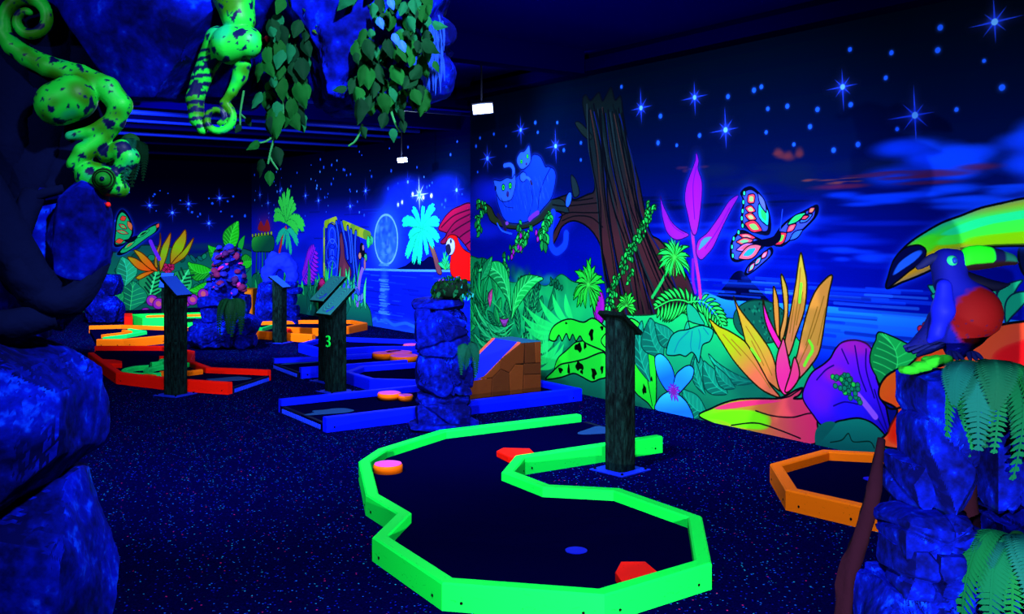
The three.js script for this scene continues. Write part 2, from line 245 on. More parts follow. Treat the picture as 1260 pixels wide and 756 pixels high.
  // arching frond: leaflets along a spine
  frond(p, len, n, col, dark, w = 0.03) {
    const cur = new THREE.CatmullRomCurve3(p.map(([a, b]) => V(a, b, 0)));
    for (let i = 1; i <= n; i++) { const t = i / (n + 1), c = cur.getPoint(t), g = cur.getTangent(t), l = len * Math.sin(Math.PI * (0.12 + 0.8 * t)); for (const s of [1, -1]) { const q = [c.x + g.x * l * 0.6 - g.y * l * 0.75 * s, c.y + g.y * l * 0.6 + g.x * l * 0.75 * s - l * 0.25]; this.leaf([c.x, c.y], q, w, col, null, dark, 0.08 * s, 0); } }
    this.line(p, col, w * 0.35);
  }
  cluster(p, n, spread, size, cols, line) { const cur = new THREE.CatmullRomCurve3(p.map(([a, b]) => V(a, b, 0))); for (let i = 0; i < n; i++) { const c = cur.getPoint((i + this.r() * 0.6) / n), a = c.x + (this.r() - 0.5) * spread, b = c.y + (this.r() - 0.5) * spread * 0.6, k = size * (0.7 + 0.6 * this.r()), an = -1.57 + (this.r() - 0.5) * 1.6; this.leaf([a, b], [a + Math.cos(an) * k, b + Math.sin(an) * k], k * 0.62, cols[i % cols.length], null, line, 0.05, 0); } }
  cloud(c, w, h, col, n = 14, alpha = 0.35) { this.soft((z) => { for (let i = 0; i < n; i++) z.oval([c[0] + (this.r() - 0.5) * w, c[1] + (this.r() - 0.5) * h], w * (0.08 + 0.16 * this.r()), h * (0.12 + 0.2 * this.r()), col); }, h * 0.25, alpha); }
  streaks(x0, x1, y0, y1, n, cols, alpha = 0.5) { this.soft((z) => { for (let i = 0; i < n; i++) { const y = lerp(y0, y1, this.r()), x = lerp(x0, x1, this.r()), l = 0.15 + 0.7 * this.r(); z.line([[x, y], [x + l * 0.5, y + 0.008 * (this.r() - 0.5)], [x + l, y]], cols[i % cols.length], 0.008 + 0.018 * this.r()); } }, 0.006, alpha); }
  butterfly(p, cols, veins) {   // p: list of wing outlines, filled dark, then coloured cells inside
    for (const w of p) { this.x.save(); this.glow('#1040ff', 0.06); this.fill(w, '#02041c'); this.x.restore(); const c = w.reduce((a, b) => [a[0] + b[0] / w.length, a[1] + b[1] / w.length], [0, 0]); this.fill(w.map((q) => [lerp(c[0], q[0], 0.86), lerp(c[1], q[1], 0.86)]), cols[0], '#02041c', 0.012); }
    for (const [a, b, ww, c1, c2] of veins) { this.leaf(a, b, ww, c1, null, '#02041c', 0.02, 0); if (c2) { const m = (k) => [lerp(a[0], b[0], k), lerp(a[1], b[1], k)]; this.leaf(m(0.25), m(0.8), ww * 0.5, c2, null, null, 0.02, 0); } }
  }
  texture() { const t = new THREE.CanvasTexture(this.cv); t.colorSpace = THREE.SRGBColorSpace; t.anisotropy = 8; return t; }
}
const INK = '#03050f';

function paintRight() {
  const m = new Mural(7.6, 2.95, 269, 5), R = m.r; let g;
  m.ramp([[-1, -1], [9, -1], [9, 4], [-1, 4]], [0, 2.95], [0, 1.1], ['#000412', '#00061e', '#00072c', '#00083e', '#00085c', '#000884', '#000a98']);
  // clouds and moonlit bands of the sky
  m.cloud([0.7, 1.75], 1.8, 0.5, '#0818c8', 20, 0.5); m.cloud([3.3, 1.75], 2.2, 0.10, '#000420', 12, 0.6); m.cloud([4.2, 1.52], 2.4, 0.16, '#0424d8', 16, 0.5); m.cloud([4.4, 1.95], 1.6, 0.22, '#04103c', 16, 0.6); m.cloud([4.5, 1.3], 2.2, 0.1, '#0010a8', 10, 0.6); m.cloud([5.1, 1.36], 1.0, 0.1, '#0838f0', 9, 0.7);
  m.cloud([5.75, 1.98], 1.1, 0.24, '#0638ff', 22, 0.75); m.cloud([5.5, 1.72], 1.6, 0.12, '#0434e8', 16, 0.8); m.cloud([5.25, 1.86], 1.2, 0.09, '#4a1440', 10, 0.8); m.cloud([4.35, 2.08], 0.3, 0.1, '#5a2030', 8, 0.7); m.cloud([4.75, 1.86], 0.55, 0.04, '#5a2838', 9, 0.8); m.cloud([3.35, 2.02], 0.35, 0.06, '#4a1a40', 6, 0.5); m.cloud([6.8, 1.9], 1.4, 0.3, '#0630f0', 18, 0.6);
  for (const c of [[0.198,2.525],[0.467,2.546],[0.117,2.443],[0.695,2.401],[1.251,2.497],[1.671,2.291],[1.931,2.341],[1.931,2.182],[0.15,2.16],[1.21,2.597],[1.569,2.564],[2.503,2.793],[3,2.485],[2.97,2.262],[3.193,2.225],[3.452,2.284],[3.756,2.562],[4.135,2.252],[4.089,2.597],[4.018,2.581],[4.151,2.426],[4.332,2.425],[4.391,2.142],[4.534,2.258],[4.598,2.374],[4.734,2.077],[4.931,2.101],[4.873,2.378],[5.228,2.18],[5.144,2.526],[5.639,2.265],[5.926,2.366],[5.816,2.541],[5.531,2.792],[5.514,2.652],[5.186,2.686],[4.867,2.757],[6.241,2.549],[6.416,2.117],[6.196,2.23]]) m.dot(c, 0.012 + 0.008 * R());
  for (const c of [[0.342,2.297],[0.958,2.547],[1.543,2.339],[2.758,2.579],[3.397,2.597],[3.731,2.305],[4.808,2.508],[5.356,2.258],[5.881,2.765],[6.373,2.392]]) m.star(c, 0.15 + 0.04 * R());
  // sea and volcano
  m.fill([[3.602,0.966],[3.731,1.088],[3.823,1.186],[3.905,1.201],[3.97,1.148],[4.081,1.055],[4.159,0.992],[4.159,0.962],[3.602,0.941]], '#00022e', '#00041e');
  m.ramp([[3.443,0.97],[3.79,0.977],[4.556,0.986],[5.204,0.983],[6.056,0.987],[7.034,0.99],[7.034,0.387],[4.556,0.039],[3.443,0.238]], [[4.556,0.986]][0], [[4.556,0.443]][0], ['#1880ff', '#0c50ff', '#0424c0', '#020c70']);
  m.streaks(2.9, 7, 1.0, 1.16, 60, ['#2a7cff', '#0628c8', '#0a48ff', '#041890']); m.streaks(3.8, 7, 0.7, 1.0, 90, ['#1858ff', '#0418a0', '#0838e8', '#020c60']);
  // big tree
  m.ramp([[1.955,2.717],[2.003,2.779],[2.074,2.719],[2.19,2.78],[2.248,2.699],[2.36,2.803],[2.416,2.688],[2.493,2.708],[2.525,2.554],[2.579,2.334],[2.653,2.13],[2.727,1.957],[2.809,1.674],[2.88,1.493],[2.99,1.438],[3.165,1.291],[3.333,1.116],[3.425,0.891],[3.461,0.632],[2.282,0.598],[2.36,0.881],[2.316,1.127],[2.202,1.404],[2.038,1.553],[1.821,1.615],[1.646,1.562],[1.569,1.461],[1.478,1.374],[1.504,1.492],[1.62,1.632],[1.62,1.695],[1.412,1.746],[1.491,1.815],[1.747,1.862],[1.821,1.814],[2.015,1.853],[2.132,1.902],[2.097,2.149],[2.027,2.454]], [[2.225,2.805]][0], [[2.449,0.756]][0], ['#060c10', '#08161c', '#10181e', '#24161e', '#3a1a24', '#3a1a22', '#24101a'], INK, 0.016);
  m.ramp([[1.646,1.819],[1.439,1.816],[1.278,1.733],[1.086,1.655],[0.828,1.617],[0.529,1.662],[0.405,1.776],[0.214,1.833],[0.117,1.791],[0.31,1.734],[0.436,1.612],[0.799,1.542],[1.155,1.565],[1.386,1.651],[1.543,1.712],[1.747,1.693]], [[1.747,1.785]][0], [[0.182,1.781]][0], ['#12222c', '#1c2418', '#26361a'], INK, 0.012);
  m.fill([[1.784,2.045],[1.858,1.996],[1.907,1.872],[1.833,1.836],[1.796,1.922]], '#12222c', INK, 0.01); m.fill([[1.846,2.53],[1.919,2.531],[2.086,2.404],[2.062,2.361],[1.955,2.415]], '#0e1a1c', INK, 0.01);
  for (let i = 0; i < 26; i++) { const k = i / 25; const top = [[2.015,2.665],[2.493,2.586]], mid = [[2.156,1.849],[2.768,1.675]], bot = [[2.338,0.785],[3.352,0.82]], w = (a, j) => [lerp(a[0][0], a[1][0], k) + (R() - 0.5) * 0.03, lerp(a[0][1], a[1][1], k) + (R() - 0.5) * 0.1]; const p = [w(top), [0, 0], w(mid), [0, 0], w(bot)]; p[1] = [(p[0][0] + p[2][0]) / 2 + (R() - 0.5) * 0.1, (p[0][1] + p[2][1]) / 2]; p[3] = [(p[4][0] + p[2][0]) / 2 + (R() - 0.5) * 0.14, (p[4][1] + p[2][1]) / 2]; m.line(p, i % 3 ? '#04060e' : ['#14222a', '#2c1c1e', '#081250'][i % 9 / 3 | 0], 0.008 + 0.014 * R()); }
  for (const q of [[[2.167,1.774],[1.931,1.765],[1.684,1.756],[1.491,1.776]], [[2.202,1.685],[1.967,1.689],[1.747,1.693],[1.595,1.648]], [[2.248,1.552],[2.086,1.642],[1.846,1.66],[1.646,1.617]], [[2.109,1.82],[1.894,1.804],[1.747,1.808]]]) m.line(q, '#05070f', 0.012);
  // lemurs
  const LB = '#0c34e4', LL = '#2458f8', LD = '#010848';
  m.x.save(); m.glow('#0a28c0', 0.03);
  m.line([[1.504,1.697],[1.465,1.524],[1.465,1.389],[1.556,1.32],[1.684,1.384],[1.709,1.492]], LB, 0.075); m.line([[0.828,2.075],[0.828,2.158],[0.77,2.203],[0.665,2.201]], LL, 0.045);
  m.fill([[0.529,1.918],[0.59,1.729],[0.71,1.618],[0.958,1.599],[1.197,1.653],[1.346,1.747],[1.478,1.847],[1.543,2.025],[1.517,2.113],[1.426,2.149],[1.373,2.152],[1.292,2.253],[1.169,2.277],[1.1,2.184],[0.872,2.064],[0.799,1.993]], LB, LD, 0.01);
  m.fill([[0.483,1.997],[0.467,2.058],[0.59,2.044],[0.71,2.072],[0.799,2.059],[0.857,2.098],[0.872,2.006],[0.843,1.924],[0.784,1.843],[0.62,1.83],[0.529,1.901]], LL, LD, 0.008);
  m.fill([[0.886,2.238],[0.944,2.317],[1.029,2.327],[1.1,2.38],[1.128,2.288],[1.128,2.215],[1.058,2.162],[0.958,2.151]], LL, LD, 0.008); m.oval([[1.001,2.067]][0], 0.06, 0.05, LL, 0, LD); m.x.restore();
  m.line([[1.251,1.701],[1.278,1.877],[1.359,2.018],[1.465,2.139]], LD, 0.01); m.line([[1.086,1.655],[1.169,1.832],[1.114,1.996]], LD, 0.007); m.line([[0.605,1.865],[0.68,1.778],[0.828,1.758]], LD, 0.007); m.line([[0.987,2.067],[1.086,2.054],[1.141,2.011]], LL, 0.03); m.oval([[1.141,2.003]][0], 0.016, 0.032, '#1a1038', 0.5); m.oval([[1.747,1.816]][0], 0.04, 0.075, '#1c56f8', -0.4, LD);
  for (const [c, k] of [[[[0.644,1.974]][0], 0.026], [[[0.77,1.988]][0], 0.026], [[[0.97,2.225]][0], 0.018], [[[1.077,2.271]][0], 0.018]]) { m.oval(c, k * 1.3, k * 1.5, '#04103c'); m.oval(c, k * 0.85, k * 1.1, '#20f040'); m.oval(c, k * 0.35, k * 0.6, '#03200c'); }
  m.oval([[0.725,1.903]][0], 0.024, 0.032, '#2a1460'); m.oval([[1.058,2.195]][0], 0.014, 0.014, '#2a1460'); m.oval([[0.498,1.971]][0], 0.018, 0.026, '#081040'); m.line([[0.544,1.688],[0.62,1.627],[0.68,1.542]], '#1c1440', 0.05); m.line([[1.251,1.701],[1.169,1.67],[1.114,1.638]], '#6a28d0', 0.05); m.oval([[0.71,1.601]][0], 0.03, 0.02, '#7a38c8'); m.line([[0.529,1.602],[0.62,1.525],[0.799,1.492]], '#1a50f0', 0.02);
  for (let i = 0; i < 130; i++) { const A = [[0.62,1.763],[1.439,2.07]], a = lerp(A[0][0], A[1][0], R()), b = lerp(A[0][1], A[1][1], R()) , k = 0.03 + 0.04 * R(); if (Math.abs((a - A[0][0]) / (A[1][0] - A[0][0]) - (b - A[0][1]) / (A[1][1] - A[0][1])) > 0.55) continue; m.x.globalAlpha = 0.45; m.line([[a, b], [a + k * 0.3, b - k]], i % 3 ? '#2a5cff' : '#0618a8', 0.006); } m.x.globalAlpha = 1;
  const VL = ['#18b04a', '#109040', '#20d058', '#0c7038'];
  m.cluster([[0.117,1.879],[0.279,1.805],[0.182,1.719],[0.15,1.632],[0.214,1.526]], 34, 0.1, 0.075, VL, '#02240e'); m.cluster([[0.886,1.591],[0.973,1.475],[0.828,1.375],[0.71,1.239],[0.68,1.07]], 44, 0.14, 0.075, VL, '#02240e'); m.cluster([[1.086,1.573],[1.058,1.459],[0.944,1.351]], 18, 0.1, 0.07, VL, '#02240e'); m.cluster([[1.452,1.729],[1.386,1.619],[1.332,1.524],[1.359,1.412]], 28, 0.08, 0.1, VL, '#02240e');
  for (const c of [[0.958,1.508],[0.915,1.392],[1.224,1.54],[1.251,1.476],[0.828,1.342],[0.799,1.291],[0.958,1.376]]) m.leaf(c, [c[0] - 0.01, c[1] - 0.07], 0.045, '#a018c0', null, '#200430', 0.1, 0);
  // jungle undergrowth
  m.ramp([[-0.15,1.113],[0.182,1.228],[0.374,1.198],[0.529,1.048],[0.828,0.992],[1.114,1.028],[1.386,0.983],[1.62,1.103],[1.796,1.048],[1.991,1.01],[2.248,0.875],[2.449,0.785],[2.87,0.8],[3.259,0.88],[3.79,0.838],[4.189,0.915],[4.325,0.829],[4.556,0.559],[4.761,-0.038],[2.664,-0.148],[-0.15,-0.147]], [0, 1.2], [0, 0], ['#0a7a48', '#10b860', '#0c8a5c', '#08503f'], '#03301e', 0.01);
  for (let i = 0; i < 70; i++) { const c = [R() * 1.9, 0.25 + R() * 0.85]; m.soft((z) => z.oval(c, 0.05 + R() * 0.16, 0.03 + R() * 0.1, ['#12c060', '#065a3c', '#16d868', '#0a7a5a'][i % 4], R() * 3), 0.03, 0.5); }
  for (let i = 0; i < 40; i++) { const x = R() * 1.5, y = 0.2 + R() * 0.6; m.leaf([x, y], [x + (R() - 0.5) * 0.35, y + 0.12 + R() * 0.22], 0.1, ['#0a8a4a', '#0c7044', '#14b856', '#075a3c'][i % 4], i % 2 ? '#20d468' : '#0a5a3a', '#04402a', (R() - 0.5) * 0.5, 5); }
  for (const [a, k] of [[[[0.214,1.167]][0], 0.09], [[[1.029,1.049]][0], 0.08], [[[1.543,1.045]][0], 0.09], [[[1.224,1.008]][0], 0.06]]) m.cluster([[a[0] - k, a[1]], a, [a[0] + k, a[1] - 0.02]], 14, k, 0.06, ['#065838', '#086844'], '#022a1a');
  for (let i = 0; i < 16; i++) { const x = 0.02 + R() * 0.22; m.leaf([x + 0.1, 0.55 + R() * 0.2], [x + (R() - 0.4) * 0.3, 1.0 + R() * 0.25], 0.05, ['#0c9a4e', '#12b85a', '#0a7a50'][i % 3], null, '#03381e', 0.15, 0); }
  m.leaf([[0.784,0.706]][0], [[0.15,1.087]][0], 0.24, '#12b452', '#36f080', '#03301a', -0.28, 8); m.leaf([[0.799,0.623]][0], [[1.346,1.053]][0], 0.2, '#12c050', '#38f878', '#03301a', 0.2, 8); m.leaf([[0.214,0.992]][0], [[0.436,1.251]][0], 0.14, '#0e9a52', '#22c870', '#03301a', 0, 5);
  for (const [b, t, w] of [[[[0.828,0.575]][0], [[0.084,0.749]][0], 0.12], [[[0.799,0.523]][0], [[0.068,0.606]][0], 0.12], [[[0.77,0.47]][0], [[0.068,0.411]][0], 0.14], [[[0.74,0.451]][0], [[0.342,0.521]][0], 0.08]]) m.leaf(b, t, w, '#0fa058', '#2ce080', '#03381e', 0.25, 7);
  m.line([[0.405,0.785],[0.544,0.724],[0.65,0.646]], '#2ad060', 0.012); m.line([[0.665,0.614],[0.68,0.53],[0.68,0.429]], '#2ad060', 0.014); m.leaf([[0.389,0.715]][0], [[0.436,0.907]][0], 0.08, '#d040a0', '#ff70b0', '#300828', 0.1, 2); m.leaf([[0.74,0.619]][0], [[0.575,0.607]][0], 0.08, '#9838b8', '#e060d0', '#300828', 0.3, 2);
  for (const [b, t] of [[[[1.62,0.581]][0], [[0.973,0.669]][0]], [[[1.646,0.606]][0], [[1.058,0.756]][0]], [[[1.696,0.626]][0], [[1.278,0.85]][0]], [[[1.747,0.645]][0], [[1.491,0.909]][0]], [[[1.821,0.666]][0], [[1.696,0.92]][0]], [[[1.569,0.553]][0], [[1.029,0.558]][0]], [[[1.543,0.489]][0], [[1.114,0.353]][0]], [[[1.62,0.464]][0], [[1.086,0.204]][0]], [[[1.671,0.438]][0], [[1.278,0.152]][0]]]) { m.soft((z) => z.leaf(b, t, 0.09, '#1ee86a', null, null, 0.12, 0), 0.008, 0.85); }
  for (let i = 0; i < 14; i++) { const x = 0.95 + R() * 0.5, y = 0.42 + R() * 0.12; m.leaf([x, y], [x - 0.03 + R() * 0.04, y - 0.18 - R() * 0.1], 0.03, '#22e070', null, null, 0.1, 0); }
  // magenta fruit and palms
  m.oval([[2.19,0.834]][0], 0.085, 0.17, '#a010b0', 0.1, INK, 0.012); m.line([[2.144,0.973],[2.121,0.837],[2.167,0.692]], '#500860', 0.01); m.line([[2.236,0.977],[2.27,0.847],[2.236,0.697]], '#500860', 0.01);
  m.crown([[2.038,1.02]][0], 0.24, 22, '#16c832', '#032a0a', -1.5, 4.7, 0.27); m.crown([[2.568,0.858]][0], 0.14, 17, '#22d83c', '#032a0a', -0.6, 3.8, 0.27);
  m.line([[2.9,0.954],[3.02,1.097],[3.165,1.291]], '#14a84c', 0.03); m.crown([[3.165,1.298]][0], 0.2, 22, '#18cc4e', '#032a0a', -1.8, 4.6, 0.2);
  m.frond([[3.425,0.838],[3.315,0.937],[3.126,0.939],[2.931,0.859]], 0.19, 12, '#1ecc4c', '#032a10', 0.034); m.frond([[3.333,0.938],[3.496,0.947],[3.619,0.865],[3.705,0.769]], 0.15, 10, '#22d858', '#032a10', 0.03);
  m.cluster([[2.9,1.769],[2.86,1.673],[2.789,1.577],[2.716,1.479],[2.611,1.365],[2.536,1.249],[2.416,1.087],[2.36,0.954],[2.338,0.822]], 120, 0.1, 0.055, ['#14a040', '#1cc84c', '#10843a'], '#02240e'); m.cluster([[2.643,1.195],[2.6,1.137],[2.622,1.081]], 10, 0.05, 0.05, ['#14a040', '#1cc84c'], '#02240e');
  // spotted leaf
  m.ramp([[1.582,0.297],[1.709,0.38],[1.846,0.47],[1.943,0.494],[2.282,0.583],[2.282,0.407],[1.943,0.312],[1.684,0.238],[1.53,0.181]], [1, 0.8], [1.4, 0.3], ['#18d868', '#14c040', '#1ee030'], INK, 0.012);
  m.ramp([[1.386,0.069],[1.491,0.153],[1.62,0.238],[1.796,0.281],[1.991,0.332],[2.248,0.418],[2.304,0.344],[2.304,0.212],[2.202,0.17],[2.086,0.133],[1.943,0.161],[1.821,0.177],[1.62,0.114]], [1, 0.6], [1.6, 0.3], ['#20f038', '#14c828', '#0c8424', '#18d030'], INK, 0.014);
  m.ramp([[1.439,0.471],[1.491,0.579],[1.62,0.651],[1.772,0.686],[1.967,0.67],[2.109,0.718],[2.27,0.656],[2.449,0.54],[2.405,0.391],[2.248,0.433],[1.991,0.483],[1.919,0.537],[1.858,0.486],[1.809,0.543],[1.759,0.485],[1.709,0.542],[1.646,0.467],[1.595,0.517],[1.53,0.456]], [1.1, 0.9], [1.6, 0.5], ['#1eea50', '#2cf830', '#1ce030'], INK, 0.014);
  m.ramp([[2.225,0.519],[2.557,0.728],[2.695,0.739],[2.819,0.643],[2.921,0.472],[2.95,0.242],[2.931,0.005],[2.84,0.047],[2.664,0.135],[2.579,0.338]], [2.6, 0.9], [2.9, 0.1], ['#20f04a', '#28f028', '#10b428'], INK, 0.012); m.line([[2.727,0.692],[2.789,0.431],[2.9,0.028]], INK, 0.008);
  for (const [c, a, b, q] of [[[2.086,0.566],[0.03,0.055,0.4]],[[1.894,0.428],[0.055,0.04,0.3]],[[1.991,0.453],[0.02,0.03,0]],[[1.907,0.255],[0.06,0.04,-0.3]],[[1.747,0.206],[0.02,0.045,-0.4]],[[1.62,0.184],[0.035,0.025,0]],[[2.121,0.212],[0.035,0.05,0]],[[2.236,0.263],[0.02,0.035,0]],[[2.236,0.638],[0.022,0.02,0.3]],[[1.943,0.206],[0.022,0.02,0]],[[1.709,0.642],[0.018,0.01,0]],[[2.789,0.452],[0.035,0.03,0.6]],[[2.799,0.383],[0.018,0.028,0]],[[2.768,0.345],[0.02,0.03,0]],[[2.799,0.153],[0.025,0.04,0]],[[2.89,0.255],[0.012,0.02,0]]].map(([c, k]) => [c, ...k])) m.fill(blobPts(c[0], c[1], a, b, 10, 0.22, (c[0] * 999) | 0), '#020a04');
  // teal undergrowth right of the tree
  for (const [b, t, w] of [[[[2.87,0.232]][0], [[2.768,0.744]][0], 0.2], [[[3.02,0.455]][0], [[2.87,0.772]][0], 0.3], [[[3.212,0.609]][0], [[2.931,0.735]][0], 0.18], [[[3.532,0.25]][0], [[3.425,0.563]][0], 0.18], [[[3.748,0.247]][0], [[3.496,0.473]][0], 0.2], [[[3.514,0.209]][0], [[3.406,0.496]][0], 0.1], [[[4.034,0.378]][0], [[3.549,0.537]][0], 0.09], [[[3.532,0.056]][0], [[3.259,0.214]][0], 0.22], [[[3.831,0.302]][0], [[3.619,0.454]][0], 0.12]]) m.leaf(b, t, w, '#0b7a62', '#12a880', '#03332c', 0.15, 5);
  m.soft((z) => { z.oval([[3.994,0.373]][0], 0.3, 0.22, '#053c3c'); }, 0.08, 0.7); m.oval([[4.081,0.835]][0], 0.27, 0.16, '#08483c', 0, '#032420', 0.01);
  for (let i = 0; i < 60; i++) { const a = R() * 6.3, k = Math.sqrt(R()), c = [[4.081,0.835]][0]; m.oval([c[0] + Math.cos(a) * 0.25 * k, c[1] + Math.sin(a) * 0.14 * k], 0.012, 0.008, i % 2 ? '#0c6a50' : '#032a28', R() * 3); }
  // teal hanging flower, blue flower
  m.ramp([[3.324,0.924],[3.406,0.89],[3.461,0.828],[3.505,0.766],[3.388,0.77],[3.315,0.778],[3.278,0.682],[3.352,0.675],[3.306,0.857]], [2, 1.3], [4, 0.9], ['#14c060', '#0c8a78'], INK, 0.008);
  m.ramp([[3.069,0.494],[3.117,0.628],[3.203,0.689],[3.315,0.712],[3.452,0.755],[3.549,0.75],[3.602,0.722],[3.567,0.642],[3.487,0.602],[3.461,0.515],[3.443,0.454],[3.406,0.509],[3.361,0.531],[3.296,0.491],[3.231,0.498],[3.146,0.482]], [3.3, 1.15], [3.3, 0.6], ['#0c9a88', '#10b078', '#0c9484'], INK, 0.01); for (const q of [[[3.333,0.7],[3.222,0.61],[3.165,0.511]], [[3.37,0.703],[3.352,0.596],[3.361,0.544]], [[3.443,0.722],[3.461,0.658],[3.443,0.565]], [[3.496,0.739],[3.549,0.692]]]) m.line(q, '#0a6c80', 0.01);
  m.ramp([[2.931,0.439],[2.98,0.479],[3.039,0.471],[3.117,0.411],[3.165,0.322],[3.165,0.215],[3.107,0.167],[3.02,0.223],[2.95,0.324]], [2.9, 0.8], [3.1, 0.3], ['#1c98ff', '#28d0ff', '#1060ff'], INK, 0.01); m.ramp([[3.174,0.31],[3.24,0.378],[3.333,0.422],[3.388,0.395],[3.37,0.321],[3.296,0.245],[3.203,0.166],[3.146,0.172]], [3.3, 0.7], [3.2, 0.3], ['#28d0ff', '#1878ff'], INK, 0.01); m.ramp([[3.126,0.183],[3.029,0.143],[2.96,0.078],[2.941,0],[3.165,-0.014],[3.379,-0.02],[3.333,0.091],[3.24,0.158]], [3, 0.45], [3.1, 0], ['#28b8ff', '#30d0ff', '#1464ff'], INK, 0.01);
  m.crown([[3.155,0.18]][0], 0.075, 13, '#b028d8', '#5018a0', 0, 6.28, 0.2, 0); m.oval([[3.155,0.187]][0], 0.03, 0.03, '#701890');
  // pink heliconia
  m.x.save(); m.glow('#1028d0', 0.06); const HP = ['#8408c8', '#9410c4', '#a418ac'];
  m.line([[3.37,1.507],[3.406,1.297],[3.443,1.121],[3.461,0.984]], '#c02090', 0.034); m.line([[3.379,1.283],[3.379,1.118],[3.406,1.021]], '#7010b0', 0.03);
  m.ramp([[3,1.808],[3.029,1.739],[3.126,1.601],[3.222,1.533],[3.333,1.487],[3.259,1.453],[3.174,1.446],[3.078,1.507],[3.02,1.65]], [2.9, 1.8], [3.3, 1.4], HP, '#1a0450', 0.008); m.ramp([[3.864,1.787],[3.773,1.752],[3.662,1.628],[3.541,1.506],[3.434,1.435],[3.416,1.336],[3.47,1.285],[3.541,1.332],[3.602,1.391],[3.705,1.557],[3.79,1.683]], [4, 1.8], [3.5, 1.3], HP, '#1a0450', 0.008);
  m.ramp([[3.416,2.149],[3.443,2.082],[3.434,2.017],[3.478,1.904],[3.47,1.741],[3.425,1.513],[3.37,1.5],[3.315,1.666],[3.287,1.772],[3.306,1.891],[3.379,2.033],[3.406,2.091]], [0, 2.1], [0, 1.45], ['#8808cc', '#9410c8', '#a81ca0'], '#1a0450', 0.008); m.x.restore();
  m.line([[3.416,2.031],[3.379,1.875],[3.397,1.612]], '#5008a0', 0.008); m.leaf([[3.443,1.363]][0], [[3.584,1.468]][0], 0.05, '#3c80d0', null, null, 0.1, 0); m.line([[3.088,1.629],[3.165,1.547],[3.278,1.493]], '#5008a0', 0.006); m.line([[3.773,1.696],[3.654,1.532],[3.514,1.377]], '#5008a0', 0.006);
  paintRightFront(m); return m;
}
function paintRightFront(m) {
  const R = m.r;
  // butterfly
  const W1 = [[3.881,1.806],[3.929,1.847],[4.002,1.851],[4.089,1.786],[4.151,1.688],[4.182,1.59],[4.166,1.488],[4.041,1.494],[3.905,1.544],[3.889,1.618],[3.905,1.749]], W2 = [[3.897,1.525],[3.798,1.456],[3.773,1.361],[3.79,1.292],[3.864,1.275],[4.018,1.334],[4.135,1.421],[4.018,1.482]], W3 = [[4.598,1.701],[4.485,1.663],[4.332,1.595],[4.235,1.512],[4.182,1.422],[4.28,1.399],[4.384,1.459],[4.499,1.535],[4.598,1.626]], W4 = [[4.182,1.397],[4.089,1.342],[3.962,1.259],[3.921,1.189],[3.962,1.179],[4.089,1.256],[4.197,1.343]];
  const v = (a, b, w, c, d) => [a, b, w, c, d];
  m.butterfly([W1, W2, W3, W4], ['#3040e8'], [
    v([[3.962,1.791]][0], [[4.018,1.727]][0], 0.09, '#f03858', '#88c868'), v([[3.929,1.692]][0], [[4.034,1.666]][0], 0.06, '#f03060', '#90d070'), v([[3.929,1.637]][0], [[4.041,1.604]][0], 0.06, '#f83850', '#a0b070'), v([[3.929,1.574]][0], [[4.096,1.518]][0], 0.09, '#f82848', '#70c060'), v([[4.065,1.72]][0], [[4.151,1.554]][0], 0.1, '#18b0e0', '#20e060'), v([[4.057,1.8]][0], [[4.135,1.652]][0], 0.05, '#5060ff'),
    v([[4.034,1.463]][0], [[3.864,1.488]][0], 0.05, '#f03058', '#c08080'), v([[4.01,1.445]][0], [[3.839,1.431]][0], 0.06, '#f04860', '#68b080'), v([[4.018,1.42]][0], [[3.839,1.368]][0], 0.06, '#b060f0', '#e05070'), v([[4.089,1.409]][0], [[3.864,1.306]][0], 0.1, '#f05878', '#1890f0'),
    v([[4.212,1.416]][0], [[4.325,1.5]][0], 0.09, '#f02848', '#58d040'), v([[4.325,1.506]][0], [[4.413,1.565]][0], 0.05, '#e03868', '#c06070'), v([[4.332,1.559]][0], [[4.499,1.645]][0], 0.05, '#18c078', '#28e050'), v([[4.442,1.576]][0], [[4.556,1.633]][0], 0.05, '#3068ff'), v([[4.52,1.645]][0], [[4.577,1.679]][0], 0.04, '#e04070', '#c08050'), v([[4.354,1.447]][0], [[4.47,1.523]][0], 0.05, '#2858ff'), v([[4.456,1.599]][0], [[4.527,1.622]][0], 0.03, '#f03858'),
    v([[4.151,1.367]][0], [[4.081,1.305]][0], 0.04, '#e04878', '#c080c0'), v([[4.089,1.323]][0], [[4.018,1.254]][0], 0.04, '#28a0d0', '#e06080'), v([[4.026,1.279]][0], [[3.962,1.203]][0], 0.04, '#d05090', '#58c0a0')]);
  for (const c of [[3.921,1.804],[3.913,1.736],[3.905,1.668],[3.897,1.612],[3.905,1.556],[3.864,1.506],[3.815,1.456],[3.798,1.393],[3.806,1.324]]) m.oval(c, 0.014, 0.02, '#20d8a0', 0, INK); m.fill([[4.265,1.524],[4.189,1.47],[4.018,1.439],[4.002,1.42],[4.159,1.397],[4.265,1.446]], '#02031c'); m.line([[4.265,1.518],[4.28,1.613],[4.288,1.673]], '#1438e0', 0.008);
  // bird-of-paradise flower
  const OR = ['#b87818', '#c8702a', '#c89028', '#d0583c'];
  const petal = (p, a, b, c) => m.ramp(p, a, b, c, '#141004', 0.012);
  petal([[4.204,1.103],[4.242,1.027],[4.257,0.914],[4.257,0.735],[4.227,0.774],[4.204,0.94]], [4, 1.4], [4.2, 0.8], ['#a88820', '#c07030']); petal([[4.273,1.19],[4.325,1.114],[4.34,0.996],[4.325,0.829],[4.28,0.695],[4.265,0.765],[4.302,0.929]], [4, 1.4], [4.2, 0.8], ['#98a020', '#c07838']);
